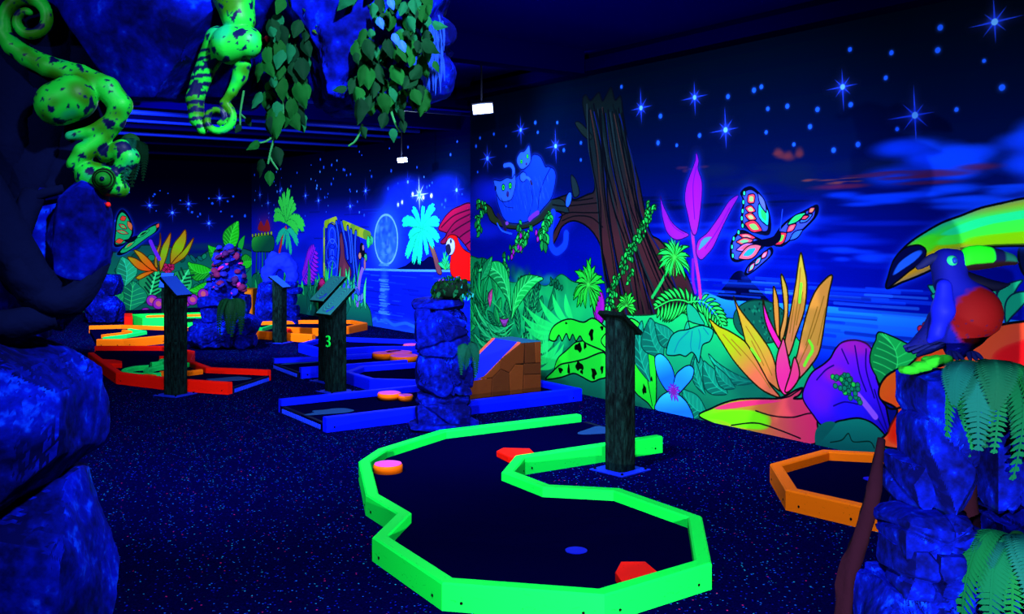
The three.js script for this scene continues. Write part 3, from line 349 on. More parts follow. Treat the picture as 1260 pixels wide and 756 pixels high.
  petal([[4.449,1.354],[4.485,1.25],[4.506,1.134],[4.485,0.947],[4.413,0.766],[4.347,0.606],[4.295,0.637],[4.325,0.77],[4.354,0.897],[4.406,1.13]], [4.3, 1.6], [4.3, 0.6], ['#a08c20', '#b0982c', '#c87830', '#d06850']); petal([[4.721,1.206],[4.694,1.074],[4.666,0.913],[4.618,0.675],[4.542,0.557],[4.442,0.452],[4.347,0.381],[4.369,0.508],[4.42,0.62],[4.47,0.812],[4.534,1.002],[4.611,1.127]], [4.6, 1.5], [4.2, 0.5], ['#c08428', '#c87a30', '#c08030', '#e04868']);
  petal([[3.815,1.004],[3.864,0.931],[3.921,0.873],[4.018,0.787],[4.089,0.72],[4.166,0.636],[4.212,0.55],[4.25,0.435],[4.28,0.337],[4.189,0.373],[4.104,0.429],[4.018,0.523],[3.962,0.597],[3.921,0.705],[3.897,0.778]], [3.7, 1.2], [4.1, 0.4], ['#d07038', '#c88028', '#a8a020', '#d06838']); petal([[3.558,0.815],[3.662,0.765],[3.773,0.736],[3.929,0.669],[4.018,0.572],[4.089,0.482],[4.174,0.371],[4.265,0.293],[4.174,0.299],[4.081,0.329],[3.97,0.394],[3.881,0.458],[3.79,0.536],[3.705,0.629],[3.619,0.724]], [3.4, 1.1], [4, 0.4], ['#d86838', '#b8a018', '#98b010', '#d05c40']);
  for (const q of [[[4.449,1.249],[4.427,1.013],[4.369,0.715]], [[4.398,1.012],[4.354,0.773]], [[4.47,1.074],[4.413,0.836]], [[4.653,1.055],[4.556,0.79],[4.413,0.513]], [[4.598,0.977],[4.499,0.698]], [[4.666,0.97],[4.598,0.707]], [[3.938,0.787],[4.073,0.627],[4.189,0.445]], [[3.994,0.681],[4.112,0.509]], [[3.79,0.675],[3.994,0.527],[4.174,0.347]], [[3.705,0.705],[3.889,0.559]]]) { m.line(q, '#8a5a18', 0.008); }
  for (const q of [[[4.556,0.663],[4.513,0.6],[4.485,0.551]], [[4.527,0.729],[4.556,0.686],[4.542,0.638]], [[4.456,1.132],[4.442,1.002]], [[3.994,0.619],[4.073,0.541]]]) m.line(q, '#70d828', 0.024);
  petal([[4.104,1.001],[4.128,0.936],[4.174,0.842],[4.235,0.751],[4.31,0.65],[4.354,0.554],[4.31,0.579],[4.242,0.655],[4.166,0.757],[4.12,0.862]], [4, 1.2], [4.2, 0.7], ['#c010a8', '#d01890']); petal([[4.235,0.583],[4.273,0.682],[4.302,0.721],[4.354,0.536],[4.384,0.422],[4.325,0.319],[4.265,0.347],[4.227,0.462]], [4, 0.9], [4.2, 0.4], ['#d08038', '#e04878', '#f02888']); petal([[4.398,0.6],[4.442,0.476],[4.369,0.361],[4.31,0.341],[4.354,0.465]], [4.2, 0.7], [4.2, 0.4], ['#e05060', '#f02880']);
  m.ramp([[3.452,0.024],[3.584,0.109],[3.722,0.174],[3.856,0.218],[3.986,0.242],[4.112,0.26],[4.235,0.277],[4.325,0.313],[4.413,0.366],[4.47,0.386],[4.442,0.335],[4.391,0.299],[4.485,0.312],[4.556,0.31],[4.625,0.291],[4.694,0.262],[4.734,0.217],[4.707,0.162],[4.653,0.147],[4.598,0.167],[4.604,0.093],[4.598,0.017],[4.449,-0.026],[4.112,-0.05],[3.79,-0.031]], [[3.461,0.012]][0], [[4.721,0.226]][0], ['#58d818', '#90b018', '#c06030', '#c83050', '#d81860'], INK, 0.014);
  m.soft((z) => z.fill([[3.549,0.032],[3.705,0.101],[3.994,0.151],[4.151,0.126],[4.112,0.035],[3.872,0.008],[3.705,0.031]], '#60e010'), 0.03, 0.9); m.soft((z) => z.fill([[3.619,0.114],[3.79,0.183],[4.034,0.237],[4.265,0.263],[4.034,0.2],[3.748,0.127]], '#e02070'), 0.015, 0.8);
  m.line([[4.034,0.157],[4.189,0.144],[4.376,0.161],[4.556,0.218],[4.694,0.176]], INK, 0.01); m.line([[3.79,0.007],[4.034,0.065],[4.265,0.048],[4.449,0.02]], INK, 0.01); m.line([[4.265,0.281],[4.354,0.311],[4.442,0.37],[4.485,0.388]], INK, 0.01);
  // purple hibiscus, leaf, mound
  m.ramp([[4.47,0.316],[4.499,0.424],[4.556,0.512],[4.646,0.574],[4.707,0.627],[4.748,0.693],[4.801,0.743],[4.899,0.769],[4.982,0.76],[5.033,0.726],[5.07,0.67],[5.07,0.551],[5.095,0.478],[5.144,0.356],[5.18,0.12],[5.02,0.228],[4.867,0.226],[4.66,0.142],[4.556,0.212]], [[4.827,0.757]][0], [[5.02,0.174]][0], ['#9018b8', '#5c10d8', '#3810e0', '#1808b0'], INK, 0.012);
  m.soft((z) => { z.oval([[4.748,0.512]][0], 0.1, 0.06, '#b81890'); z.oval([[4.625,0.337]][0], 0.12, 0.12, '#7414c0'); z.oval([[4.918,0.721]][0], 0.12, 0.05, '#b018a0'); z.oval([[4.88,0.289]][0], 0.16, 0.1, '#1414e8'); }, 0.05, 0.7);
  for (const q of [[[4.734,0.296],[4.827,0.337],[4.931,0.336]], [[4.995,0.717],[4.995,0.575],[5.058,0.397]], [[4.906,0.731],[4.944,0.547],[4.995,0.432]], [[5.058,0.452],[5.107,0.323],[5.156,0.196]], [[5.008,0.347],[5.082,0.265],[5.156,0.164]], [[4.591,0.459],[4.666,0.537],[4.734,0.579]], [[4.801,0.698],[4.854,0.603]]]) if (q.length) m.line(q, '#10046a', 0.01);
  m.line([[4.931,0.396],[4.995,0.339],[5.064,0.273]], '#9048e8', 0.045); { const a = [[4.774,0.504]][0], b = [[4.906,0.387]][0]; for (let i = 0; i < 46; i++) { const k = R(), c = [lerp(a[0], b[0], k) + (R() - 0.5) * 0.13, lerp(a[1], b[1], k) + (R() - 0.5) * 0.1]; m.oval(c, 0.018, 0.018, i % 7 ? '#0e7858' : '#20c040', 0, '#033428', 0.006); } }
  m.ramp([[4.556,-0.031],[4.625,0.068],[4.741,0.178],[4.827,0.214],[4.931,0.242],[5.02,0.234],[5.095,0.197],[5.18,0.115],[5.204,0.018],[4.556,-0.077]], [5, 0.4], [5, 0], ['#0a8870', '#0a6a60', '#064848'], INK, 0.012); m.line([[4.707,0.037],[4.801,0.07],[4.854,0.124],[4.893,0.075],[5.02,0.098],[5.058,0.061]], '#03201c', 0.008); m.ramp([[4.584,0.101],[4.666,0.172],[4.748,0.174],[4.653,0.056],[4.584,-0.002]], [5, 0.4], [5, 0.1], ['#0a6a58', '#084a48'], null);
  m.leaf([[5.119,0.492]][0], [[5.101,0.841]][0], 0.42, '#14a848', '#30e468', INK, -0.35, 6);
  // orange flower behind the toucan
  m.ramp([[5.107,0.393],[5.095,0.467],[5.144,0.549],[5.228,0.607],[5.298,0.631],[5.391,0.714],[5.492,0.766],[5.655,0.807],[5.836,0.922],[6.056,0.983],[6.373,1.006],[6.373,0.263],[5.192,0.085],[5.168,0.199],[5.228,0.341]], [5.2, 0.9], [6.2, 0.2], ['#d06010', '#f04818', '#ff5030', '#ff4040', '#f85038'], INK, 0.014);
  m.soft((z) => { z.fill([[5.24,0.529],[5.322,0.581],[5.345,0.437],[5.263,0.384]], '#f01808'); z.fill([[5.18,0.147],[5.204,0.258],[5.298,0.336],[5.322,0.145]], '#f01808'); z.fill([[5.886,0.756],[5.984,0.838],[6.241,0.909],[6.241,0.701],[5.96,0.691]], '#ff1020'); }, 0.03, 0.9); m.line([[5.107,0.393],[5.168,0.343],[5.251,0.361],[5.333,0.415]], INK, 0.014); m.line([[5.379,0.703],[5.31,0.59],[5.275,0.48]], '#a03010', 0.008);
  for (const [b, t] of [[[[5.921,0.982]][0], [[6.047,1.224]][0]], [[[5.95,0.965]][0], [[6.127,1.157]][0]], [[[5.891,0.98]][0], [[5.891,1.184]][0]], [[[5.601,1.156]][0], [[5.447,1.164]][0]], [[[5.58,1.099]][0], [[5.47,1.104]][0]], [[[5.569,1.027]][0], [[5.492,1.002]][0]], [[[6.196,0.881]][0], [[6.33,1.258]][0]]]) m.leaf(b, t, 0.09, '#14a880', null, '#04203c', 0.18, 0);
  for (const c of [[5.396,0.886],[5.43,0.91],[5.464,0.897],[5.492,0.869],[5.425,0.868],[5.458,0.855],[5.402,0.84],[5.436,0.828]]) m.oval(c, 0.022, 0.022, '#d01848', 0, '#3a0424', 0.006); m.line([[5.458,0.866],[5.492,0.817],[5.514,0.768]], '#189058', 0.02);
  // painted toucan with the long bill
  m.fill([[6.047,1.438],[6.241,1.509],[6.662,1.608],[6.662,0.924],[6.33,1.03],[6.127,1.195],[6.037,1.295]], '#020830', INK, 0.014);
  m.x.save(); m.glow('#0a38f0', 0.04);
  m.ramp([[5.15,1.135],[5.168,1.227],[5.204,1.319],[5.263,1.389],[5.333,1.448],[5.436,1.51],[5.547,1.566],[5.676,1.61],[5.8,1.653],[5.931,1.679],[6.066,1.704],[6.241,1.717],[6.321,1.66],[6.321,1.459],[6.241,1.412],[6.056,1.424],[5.861,1.417],[5.676,1.39],[5.547,1.342],[5.492,1.279],[5.391,1.229],[5.275,1.183]], [[5.655,1.626]][0], [[5.686,1.375]][0], ['#88a818', '#30d860', '#20d850', '#58d810', '#a0b808', '#d89010'], INK, 0.014); m.x.restore();
  m.soft((z) => { z.fill([[5.492,1.433],[5.655,1.515],[5.861,1.554],[6.196,1.598],[6.196,1.523],[5.861,1.485],[5.655,1.435]], '#38f048'); z.fill([[5.547,1.495],[5.707,1.565],[5.911,1.611],[6.196,1.644],[6.196,1.607],[5.861,1.554],[5.655,1.495]], '#18e098'); z.fill([[5.356,1.432],[5.47,1.485],[5.503,1.433],[5.436,1.381]], '#40e020'); z.fill([[5.759,1.475],[6.196,1.514],[6.196,1.449],[5.759,1.426]], '#78c808'); }, 0.02, 0.8);
  m.fill([[5.15,1.135],[5.168,1.227],[5.198,1.313],[5.263,1.389],[5.327,1.416],[5.385,1.422],[5.43,1.396],[5.43,1.355],[5.402,1.313],[5.322,1.258],[5.228,1.186]], '#02063c', INK, 0.01); m.soft((z) => z.fill([[5.204,1.228],[5.24,1.298],[5.31,1.353],[5.379,1.385],[5.402,1.37],[5.356,1.322],[5.275,1.268]], '#2060ff'), 0.012); m.line([[5.665,1.405],[5.861,1.427],[6.196,1.44]], '#204010', 0.006);
  // wall beyond: leaves and dark palms
  for (let i = 0; i < 26; i++) { const x = 6.3 + R() * 1.2; m.leaf([x, 0], [x + (R() - 0.5) * 0.7, 0.4 + R() * 0.6], 0.2, ['#0c8a5a', '#14b050', '#0a6a60', '#10a0a0'][i % 4], '#28d080', '#03301e', (R() - 0.5) * 0.4, 6); }
}
function paintBay() {   // the long wall of the recess: moon, bay, palms, parrot
  const m = new Mural(10.8, 2.95, 180, 11), R = m.r;
  m.ramp([[-1, -1], [12, -1], [12, 4], [-1, 4]], [0, 2.9], [0, 1.0], ['#000012', '#00041e', '#00063a', '#0610a8', '#0818d0', '#0a1cd8']);
  m.cloud([7, 1.7], 3.4, 1.0, '#0a24f0', 26, 0.5); m.cloud([3, 1.3], 3, 0.5, '#0410a0', 16, 0.4); m.streaks(0.5, 9, 1.2, 1.9, 30, ['#000a50', '#0418c0']);
  for (let i = 0; i < 95; i++) m.dot([R() * 10.8, 1.75 + R() * 1.1], 0.01 + 0.014 * R(), R() < 0.8 ? '#1848ff' : '#3a80ff');
  for (const c of [[2.843,2.189],[5.332,2.191],[4.749,1.951],[6.768,2.275],[8.181,2.1],[3.434,2.083],[0.488,2.28],[0.945,2.103],[1.599,2.324]]) m.star(c, 0.19, '#1028d0');
  { const c = [[7.119,2.067]][0]; m.star(c, 0.28, '#b8d8ff'); for (const q of [[6.92,2.085],[7.241,2.027],[7.48,2.043],[6.587,1.972],[6.456,1.938]]) m.dot(q, 0.03, '#d8e8ff'); }
  // moon
  { const [a, b, c, d] = [[6.05,1.398],[6.05,1.794],[6.05,1.001],[5.655,1.396]], r = Math.abs(b[1] - c[1]) / 2; m.x.save(); m.glow('#2060ff', 0.4); m.oval(a, r, r, '#1848e8'); m.oval(a, r, r, '#2058f0'); m.x.restore(); m.x.save(); m.x.beginPath(); m.x.arc(a[0], a[1], r, 0, 7); m.x.clip(); for (let i = 0; i < 60; i++) { const g = R() * 6.3, k = r * Math.sqrt(R()); m.soft((z) => z.oval([a[0] + Math.cos(g) * k, a[1] + Math.sin(g) * k], r * (0.05 + 0.15 * R()), r * (0.05 + 0.12 * R()), ['#3c78ff', '#1238c8', '#5a98ff'][i % 3]), 0.03, 0.5); } m.x.restore(); m.x.strokeStyle = '#6aa8ff'; m.x.lineWidth = 0.035; m.x.beginPath(); m.x.arc(a[0], a[1], r * 0.985, 0, 7); m.x.stroke(); }
  // bay and mountain
  m.fill([[6.349,0.909],[6.717,1.007],[7.02,1.124],[7.216,1.08],[7.456,1.157],[7.689,1.022],[7.961,0.96]], '#00043a', '#000224'); m.fill([[0, 0], [11, 0], ...[[9.16,1.042],[7.689,0.963],[5.332,0.916]], [0, 0.9]], '#0618d8');
  m.line([...[[5.182,0.904],[6.717,0.933],[8.137,0.972],[8.966,1.004]]], '#4a90ff', 0.035); m.streaks(3, 10.8, 0.1, 0.9, 170, ['#0a30ff', '#0410a8', '#1850ff', '#020c80']); { const c = [[5.995,0.564]][0]; m.soft((z) => z.oval(c, 0.16, 0.55, '#2a70ff'), 0.1, 0.6); for (let i = 0; i < 40; i++) { const y = c[1] - 0.7 + R() * 1.3; m.line([[c[0] - 0.2 + R() * 0.1, y], [c[0] + 0.2 * R(), y]], '#3c80ff', 0.012); } }
  m.x.save(); m.glow('#2060ff', 0.1); m.line([[5.03,0.03],[5.392,0.03],[5.684,0.131],[5.798,0.074],[6.05,0.132],[6.323,0.076],[6.717,0.131],[7.216,0.073],[7.803,0.144]], '#1c58ff', 0.05); m.line([[5.48,-0.016],[5.911,0.044],[6.456,-0.014],[6.97,0.004]], '#1440f0', 0.08); m.x.restore();
  // right palm
  m.ramp([[7.385,1.381],[7.48,1.382],[7.643,1.172],[7.781,0.931],[7.643,0.927],[7.527,1.135]], [7, 1.4], [7.4, 0.9], ['#28a890', '#805848', '#6a3848'], '#180820', 0.015); m.feather([[7.192,1.536]][0], [[6.945,1.853],[7.527,1.877],[7.666,1.664],[6.639,1.673],[7.666,1.43],[6.742,1.18],[6.945,1.086],[7.119,1.078],[7.361,1.215],[6.819,1.463],[7.241,1.871],[7.527,1.323]], '#14e8a8', '#066a78'); m.crown([[7.871,0.981]][0], 0.25, 9, '#14b080', '#034030', 0.3, 2.8);
  // parrot with raised wing
  m.ramp([[7.689,1.547],[7.758,1.651],[7.961,1.787],[8.202,1.862],[8.603,1.875],[8.767,1.358],[8.562,1.245],[8.374,1.354],[8.137,1.466],[7.871,1.35],[7.735,1.372],[7.916,1.488]], [8, 1.9], [8.4, 1.2], ['#a00838', '#700838', '#8a0848'], '#20041c', 0.02); for (const q of [[[7.871,1.465],[8.137,1.648],[8.521,1.755]], [[7.758,1.581],[8.093,1.739],[8.521,1.822]], [[8.049,1.511],[8.31,1.601],[8.603,1.688]], [[8.267,1.444],[8.437,1.511],[8.645,1.577]], [[8.395,1.332],[8.562,1.4],[8.685,1.467]]]) m.line(q, '#2a0420', 0.02);
  m.fill([[7.894,1.35],[7.939,1.443],[8.049,1.477],[8.181,1.455],[8.267,1.353],[8.395,1.265],[8.562,1.223],[8.807,1.162],[8.807,0.868],[8.137,0.875],[8.005,1.008],[8.027,1.18],[7.939,1.213]], '#f80c10', '#400408', 0.015); m.fill([[7.894,1.35],[7.983,1.431],[8.115,1.398],[8.137,1.284],[8.071,1.203],[7.961,1.19],[7.894,1.258]], '#a0a8e8', '#101028', 0.012); m.fill([[7.894,1.316],[7.983,1.339],[8.027,1.248],[7.961,1.202],[7.894,1.258]], '#181838', '#080818', 0.01); m.oval([[8.027,1.386]][0], 0.025, 0.03, '#081030');
  // bamboo frame with hanging moss trees and a hanging pod
  m.x.save(); m.glow('#0a28e0', 0.1); m.fill([[3.787,1.6],[4.395,1.653],[4.906,1.541],[5.152,1.326],[5.03,0.704],[3.718,0.651],[3.647,1.312]], '#040c90'); m.x.restore(); const BB = ['#7a9818', '#98a828', '#60882a'];
  const cane = (a, b, n, w) => { for (let i = 0; i < n; i++) { const k = (j) => [lerp(a[0], b[0], j), lerp(a[1], b[1], j)]; m.line([k(i / n), k((i + 0.85) / n)], BB[i % 3], w); } };
  cane([[3.682,0.707]][0], [[3.682,1.601]][0], 6, 0.07); cane([[3.752,1.658]][0], [[4.196,1.725]][0], 2, 0.14); cane([[4.493,1.639]][0], [[5.48,1.447]][0], 6, 0.16); m.leaf([[5.421,1.46]][0], [[5.421,1.249]][0], 0.18, '#20d070', '#60f0a0', '#04301c', 0.2, 3); m.leaf([[5.51,1.461]][0], [[5.568,1.303]][0], 0.1, '#30b080', null, '#04301c', 0.2, 0);
  m.fill([[3.822,1.6],[4.028,1.656],[4.196,1.542],[4.23,1.177],[4.163,0.697],[3.857,0.685],[3.857,1.143]], '#0a28d8', '#020838', 0.02); for (let i = 0; i < 9; i++) { const A = [[4.028,1.457],[4.028,0.82]]; m.x.strokeStyle = i % 2 ? '#3058f0' : '#04108a'; m.x.lineWidth = 0.018; m.x.beginPath(); m.x.ellipse(A[0][0], lerp(A[0][1], A[1][1], (i % 3) / 2), 0.03 + 0.03 * i, 0.05 + 0.03 * i, 0.2, 0, 7); m.x.save(); m.x.restore(); m.x.stroke(); }
  for (const q of [[[4.196,1.683],[4.296,1.318],[4.196,0.685]], [[4.395,1.681],[4.589,1.321],[4.654,1.074]], [[4.78,1.541],[4.843,1.187],[4.937,0.7]], [[4.968,1.514],[4.937,1.188],[5.06,0.705]], [[4.654,1.596],[4.749,1.322],[4.78,1.022]]]) { m.line(q, '#02083c', 0.1); m.line(q, '#1c44e0', 0.06); }
  m.fill([[4.395,1.514],[4.493,1.32],[4.557,1.072],[4.78,0.885],[4.749,0.748],[4.525,0.698],[4.329,0.732],[4.296,0.926],[4.362,1.179],[4.329,1.388]], '#5a2440', '#12041a', 0.02); m.soft((z) => z.oval([[4.525,0.85]][0], 0.08, 0.15, '#7a3448'), 0.03); m.oval([[5.212,1.219]][0], 0.09, 0.13, '#08081c', 0.4); m.oval([[5.121,1.124]][0], 0.06, 0.06, '#c07a70', 0, '#08081c', 0.02); m.oval([[5.332,1.102]][0], 0.06, 0.07, '#40b070', 0, '#08081c', 0.02); m.oval([[5.243,1.26]][0], 0.04, 0.05, '#a07090', 0, '#08081c'); m.oval([[5.303,0.995]][0], 0.04, 0.1, '#a06080', 0, '#08081c');
  // left palm, purple fern, hut, foliage
  m.line([[1.892,1.594],[1.725,1.421],[1.556,1.135]], '#c83020', 0.1); m.feather([[1.933,1.562]][0], [[2.137,1.129],[2.456,1.332],[1.428,1.34],[1.933,1.219],[1.725,1.295]], '#18b890', '#064a58'); m.feather([[1.892,1.688]][0], [[2.015,2.293],[1.556,2.151],[2.338,2.006],[1.342,1.916],[2.728,1.636],[1.298,1.805],[2.456,1.546],[1.767,2.239],[2.218,2.132]], '#30d048', '#0a5a30');
  m.frond([[2.69,0.625],[2.994,0.89],[3.289,1.236]], 0.42, 11, '#8c14d8', '#2a0468', 0.07); m.x.save(); m.glow('#c02040', 0.3); m.fill([[0.394,1.567],[0.534,1.749],[0.718,1.648],[0.9,1.777],[1.034,1.549]], '#a01c28'); m.x.restore(); m.ramp([[0.109,1.416],[1.167,1.452],[1.211,1.162],[0.581,1.12],[0.061,1.145]], [0.3, 1.5], [0.5, 1.1], ['#30c040', '#148040', '#0c5040'], '#032018', 0.02); for (let i = 0; i < 7; i++) { const A = [[0.061,1.449],[1.123,1.5]]; m.oval([lerp(A[0][0], A[1][0], i / 6), lerp(A[0][1], A[1][1], i / 6)], 0.05, 0.04, '#a8c030', 0, '#203008', 0.01); }
  for (let i = 0; i < 6; i++) { const A = [[0.3,1.082],[1.123,1.128],[0.253,0.578],[1.211,0.646]]; m.line([[lerp(A[0][0], A[1][0], i / 5), A[0][1]], [lerp(A[2][0], A[3][0], i / 5), A[2][1]]], ['#0c5a4a', '#1440d8', '#0e7a50'][i % 3], 0.07); }
  m.ramp([[0, 0], [[0.109,0.64]][0], [[1.599,0.581]][0], [[2.994,0.533]][0], [[3.891,0.672]][0], [[4.717,0.609]][0], [[5.392,0.335]][0], [[5.568,0.083]][0], [[5.48,-0.095]][0], [4.6, -0.2], [0, -0.2]], [0, 0.9], [0, 0], ['#0a5a50', '#0c7a58', '#08484c'], '#03241e', 0.02);
  for (let i = 0; i < 46; i++) { const x = R() * 4.9, y = 0.05 + R() * 0.35; m.leaf([x, y], [x + (R() - 0.5) * 0.6, y + 0.25 + R() * 0.45], 0.14, ['#0e8a56', '#18c060', '#0a6a5a', '#20d070', '#0c5a50'][i % 5], i % 2 ? '#2ae080' : null, '#032a1c', (R() - 0.5) * 0.4, 4); }
  for (let i = 0; i < 9; i++) { const A = [[3.857,0.671],[5.332,0.265]], x = lerp(A[0][0], A[1][0], i / 8); m.leaf([x, 0.25], [x + 0.1 * (R() - 0.5), 0.75 + 0.3 * R()], 0.09, ['#20c868', '#12a050', '#40d890'][i % 3], null, '#032a1c', 0.1, 0); }
  m.fill([[3.541,0.687],[3.682,0.664],[3.787,0.511],[3.718,0.392],[3.541,0.368],[3.398,0.492]], '#b01868', '#30041c', 0.02); m.line([[5.03,0.313],[5.091,0.653],[5.152,0.816],[5.212,0.899]], '#8058e0', 0.09); m.cluster([[4.525,0.698],[4.906,0.577],[5.152,0.454]], 20, 0.25, 0.14, ['#2848e8', '#5870f0', '#18b080'], '#041040');
  return m;
}
function paintFar() {   // end wall: butterfly, bird-of-paradise, broad leaves
  const m = new Mural(5.0, 2.95, 205, 21), R = m.r;
  m.ramp([[-1, -1], [6, -1], [6, 4], [-1, 4]], [0, 2.6], [0, 0.9], ['#000008', '#000018', '#00043a', '#020a70', '#041048']);
  for (let i = 0; i < 40; i++) m.dot([R() * 5, 1.7 + R() * 0.7], 0.01 + 0.012 * R()); for (const c of [[2.94,2.043],[3.698,2.087],[4.106,1.698],[4.322,2.214],[3.378,1.904]]) m.star(c, 0.19, '#1028d0');
  m.cloud([3.6, 1.15], 3, 0.3, '#062a50', 14, 0.5);
  m.ramp([[0, -0.2], [0, 1.0], ...[[2.423,1.139],[2.817,1.261],[3.189,1.227],[3.537,1.191],[3.828,0.992],[4.189,1.186],[4.66,1.215],[5.039,1.11]], [5.2, 1.1], [5.2, -0.2]], [0, 1.2], [0, 0], ['#0a4a4a', '#0a6a50', '#085048'], '#03201c', 0.02);
  for (let i = 0; i < 90; i++) { const c = [R() * 5, 0.15 + R() * 0.95]; m.oval(c, 0.04 + R() * 0.08, 0.03 + R() * 0.05, ['#0c7a54', '#064038', '#0a5a58'][i % 3], R() * 3, '#032a22', 0.012); }
  // butterfly
  const w1 = [[2.289,1.484],[2.319,1.798],[2.409,1.956],[2.514,1.894],[2.604,1.705],[2.634,1.484],[2.514,1.295],[2.364,1.233],[2.275,1.265]], w2 = [[3.127,1.693],[2.971,1.644],[2.726,1.452],[2.544,1.327],[2.334,1.108],[2.423,1.076],[2.634,1.2],[2.879,1.388],[3.095,1.548]]; m.butterfly([w1, w2], ['#14a860'], [[[[2.423,1.83]][0], [[2.468,1.736]][0], 0.12, '#f03828'], [[[2.529,1.736]][0], [[2.604,1.547]][0], 0.09, '#e06838'], [[[2.364,1.673]][0], [[2.514,1.579]][0], 0.08, '#c05838', '#30c060'], [[[2.319,1.547]][0], [[2.544,1.484]][0], 0.08, '#c06848', '#30c060'], [[[2.304,1.328]][0], [[2.453,1.358]][0], 0.1, '#f04828'], [[[3.064,1.66]][0], [[3.127,1.628]][0], 0.1, '#e04838'], [[[2.695,1.405]][0], [[2.94,1.564]][0], 0.08, '#28c868', '#08301c'], [[[2.453,1.185]][0], [[2.665,1.342]][0], 0.07, '#28c868', '#c06030']]);
  m.fill([[2.695,1.452],[2.544,1.39],[2.453,1.358],[2.574,1.311],[2.695,1.389]], '#02041c');
  // broad plain leaves
  const GL = '#1cb81c', GH = '#34e838'; m.leaf([[4.189,0.739]][0], [[3.682,0.913]][0], 0.34, GL, GH, '#032808', 0.25, 8); m.leaf([[4.222,0.539]][0], [[3.698,0.358]][0], 0.3, GL, GH, '#032808', 0.22, 8); m.leaf([[4.541,1.082]][0], [[4.711,1.752]][0], 0.34, GL, GH, '#032808', 0.1, 8); m.leaf([[4.457,1.083]][0], [[4.09,1.252]][0], 0.26, GL, GH, '#032808', 0.25, 6); m.leaf([[4.746,0.861]][0], [[5.039,0.907]][0], 0.3, GL, GH, '#032808', 0.1, 6); m.leaf([[4.66,0.611]][0], [[5.074,0.125]][0], 0.34, GL, GH, '#032808', -0.15, 6); m.leaf([[4.763,1.079]][0], [[4.849,1.449]][0], 0.12, '#14a030', null, '#032808', 0.1, 0);
  // monstera leaves with cuts
  const mon = (b, t, w) => { m.leaf(b, t, w, '#22b860', '#48f090', '#03301c', 0.05, 0); const dx = t[0] - b[0], dy = t[1] - b[1]; for (let i = 1; i < 6; i++) for (const s of [1, -1]) { const k = i / 6.5, p = [b[0] + dx * k - dy * s * 0.05, b[1] + dy * k + dx * s * 0.05], q = [b[0] + dx * (k + 0.16) - dy * s * w * 0.5, b[1] + dy * (k + 0.16) + dx * s * w * 0.5]; m.line([p, q], '#053828', 0.035); } m.line([b, t], '#40f090', 0.02); };
  mon([[2.94,0.239]][0], [[3.08,0.779]][0], 0.5); mon([[3.41,0.254]][0], [[3.698,0.766]][0], 0.5); m.leaf([[2.574,0]][0], [[2.634,0.567]][0], 0.6, '#108058', '#30e070', '#03301c', 0, 5); m.leaf([[2.483,0.477]][0], [[2.423,1.044]][0], 0.4, '#20a870', '#28d8a0', '#03301c', -0.1, 5); m.leaf([[2.423,0.101]][0], [[2.275,0.514]][0], 0.3, '#14904e', '#28c870', '#03301c', 0.1, 4);
  // bird of paradise
  const O = (p, c = ['#b0a010', '#e06810', '#ff4a10']) => { const n = p.length; m.ramp(p, p[0], p[n >> 1], c, '#502004', 0.018); };
  O([[2.529,1.027],[2.665,1.009],[2.817,0.912],[2.971,0.813],[3.064,0.763],[2.879,0.751],[2.695,0.819]]); O([[2.65,1.168],[2.787,1.119],[2.94,0.973],[3.033,0.844],[3.095,0.746],[2.971,0.781],[2.817,0.912],[2.726,1.04]]); O([[2.68,0.629],[2.787,0.706],[2.94,0.75],[3.033,0.748],[2.879,0.656],[2.756,0.595]]); O([[3.142,1.5],[3.158,1.291],[3.111,1.099],[3.08,0.971],[3.095,0.811],[3.033,0.876],[3.064,1.132],[3.127,1.291]], ['#c06020', '#a0801c']); O([[3.346,1.5],[3.331,1.29],[3.268,1.033],[3.189,0.809],[3.142,0.745],[3.127,0.97],[3.173,1.211],[3.268,1.387]], ['#d06018', '#80b018', '#c07810']); O([[3.634,1.565],[3.65,1.353],[3.569,1.126],[3.41,0.934],[3.346,0.87],[3.346,1.096],[3.41,1.29],[3.521,1.435]], ['#c07010', '#88b010', '#c06818']); O([[3.795,1.402],[3.73,1.19],[3.634,1.028],[3.505,0.932],[3.346,0.854],[3.442,0.998],[3.601,1.158]], ['#c06018', '#90b010', '#b07010']);
  m.line([[2.956,1.34],[3.033,1.164],[3.127,0.986]], '#6820d8', 0.07); for (let i = 0; i < 16; i++) { const c = [[3.283,0.807]][0]; m.oval([c[0] + (R() - 0.5) * 0.22, c[1] + (R() - 0.5) * 0.16], 0.035, 0.035, '#c01858', 0, '#400418', 0.01); }
  for (const c of [[2.863,-0.076],[2.987,0.174],[3.111,0.104],[3.65,0.131],[3.779,0.159],[3.975,0.102],[3.991,0.266],[3.537,0.119]]) { m.oval(c, 0.11, 0.11, '#9a20b0', R(), '#300448', 0.015); m.oval(c, 0.05, 0.06, '#e05878', R()); }
  return m;
}
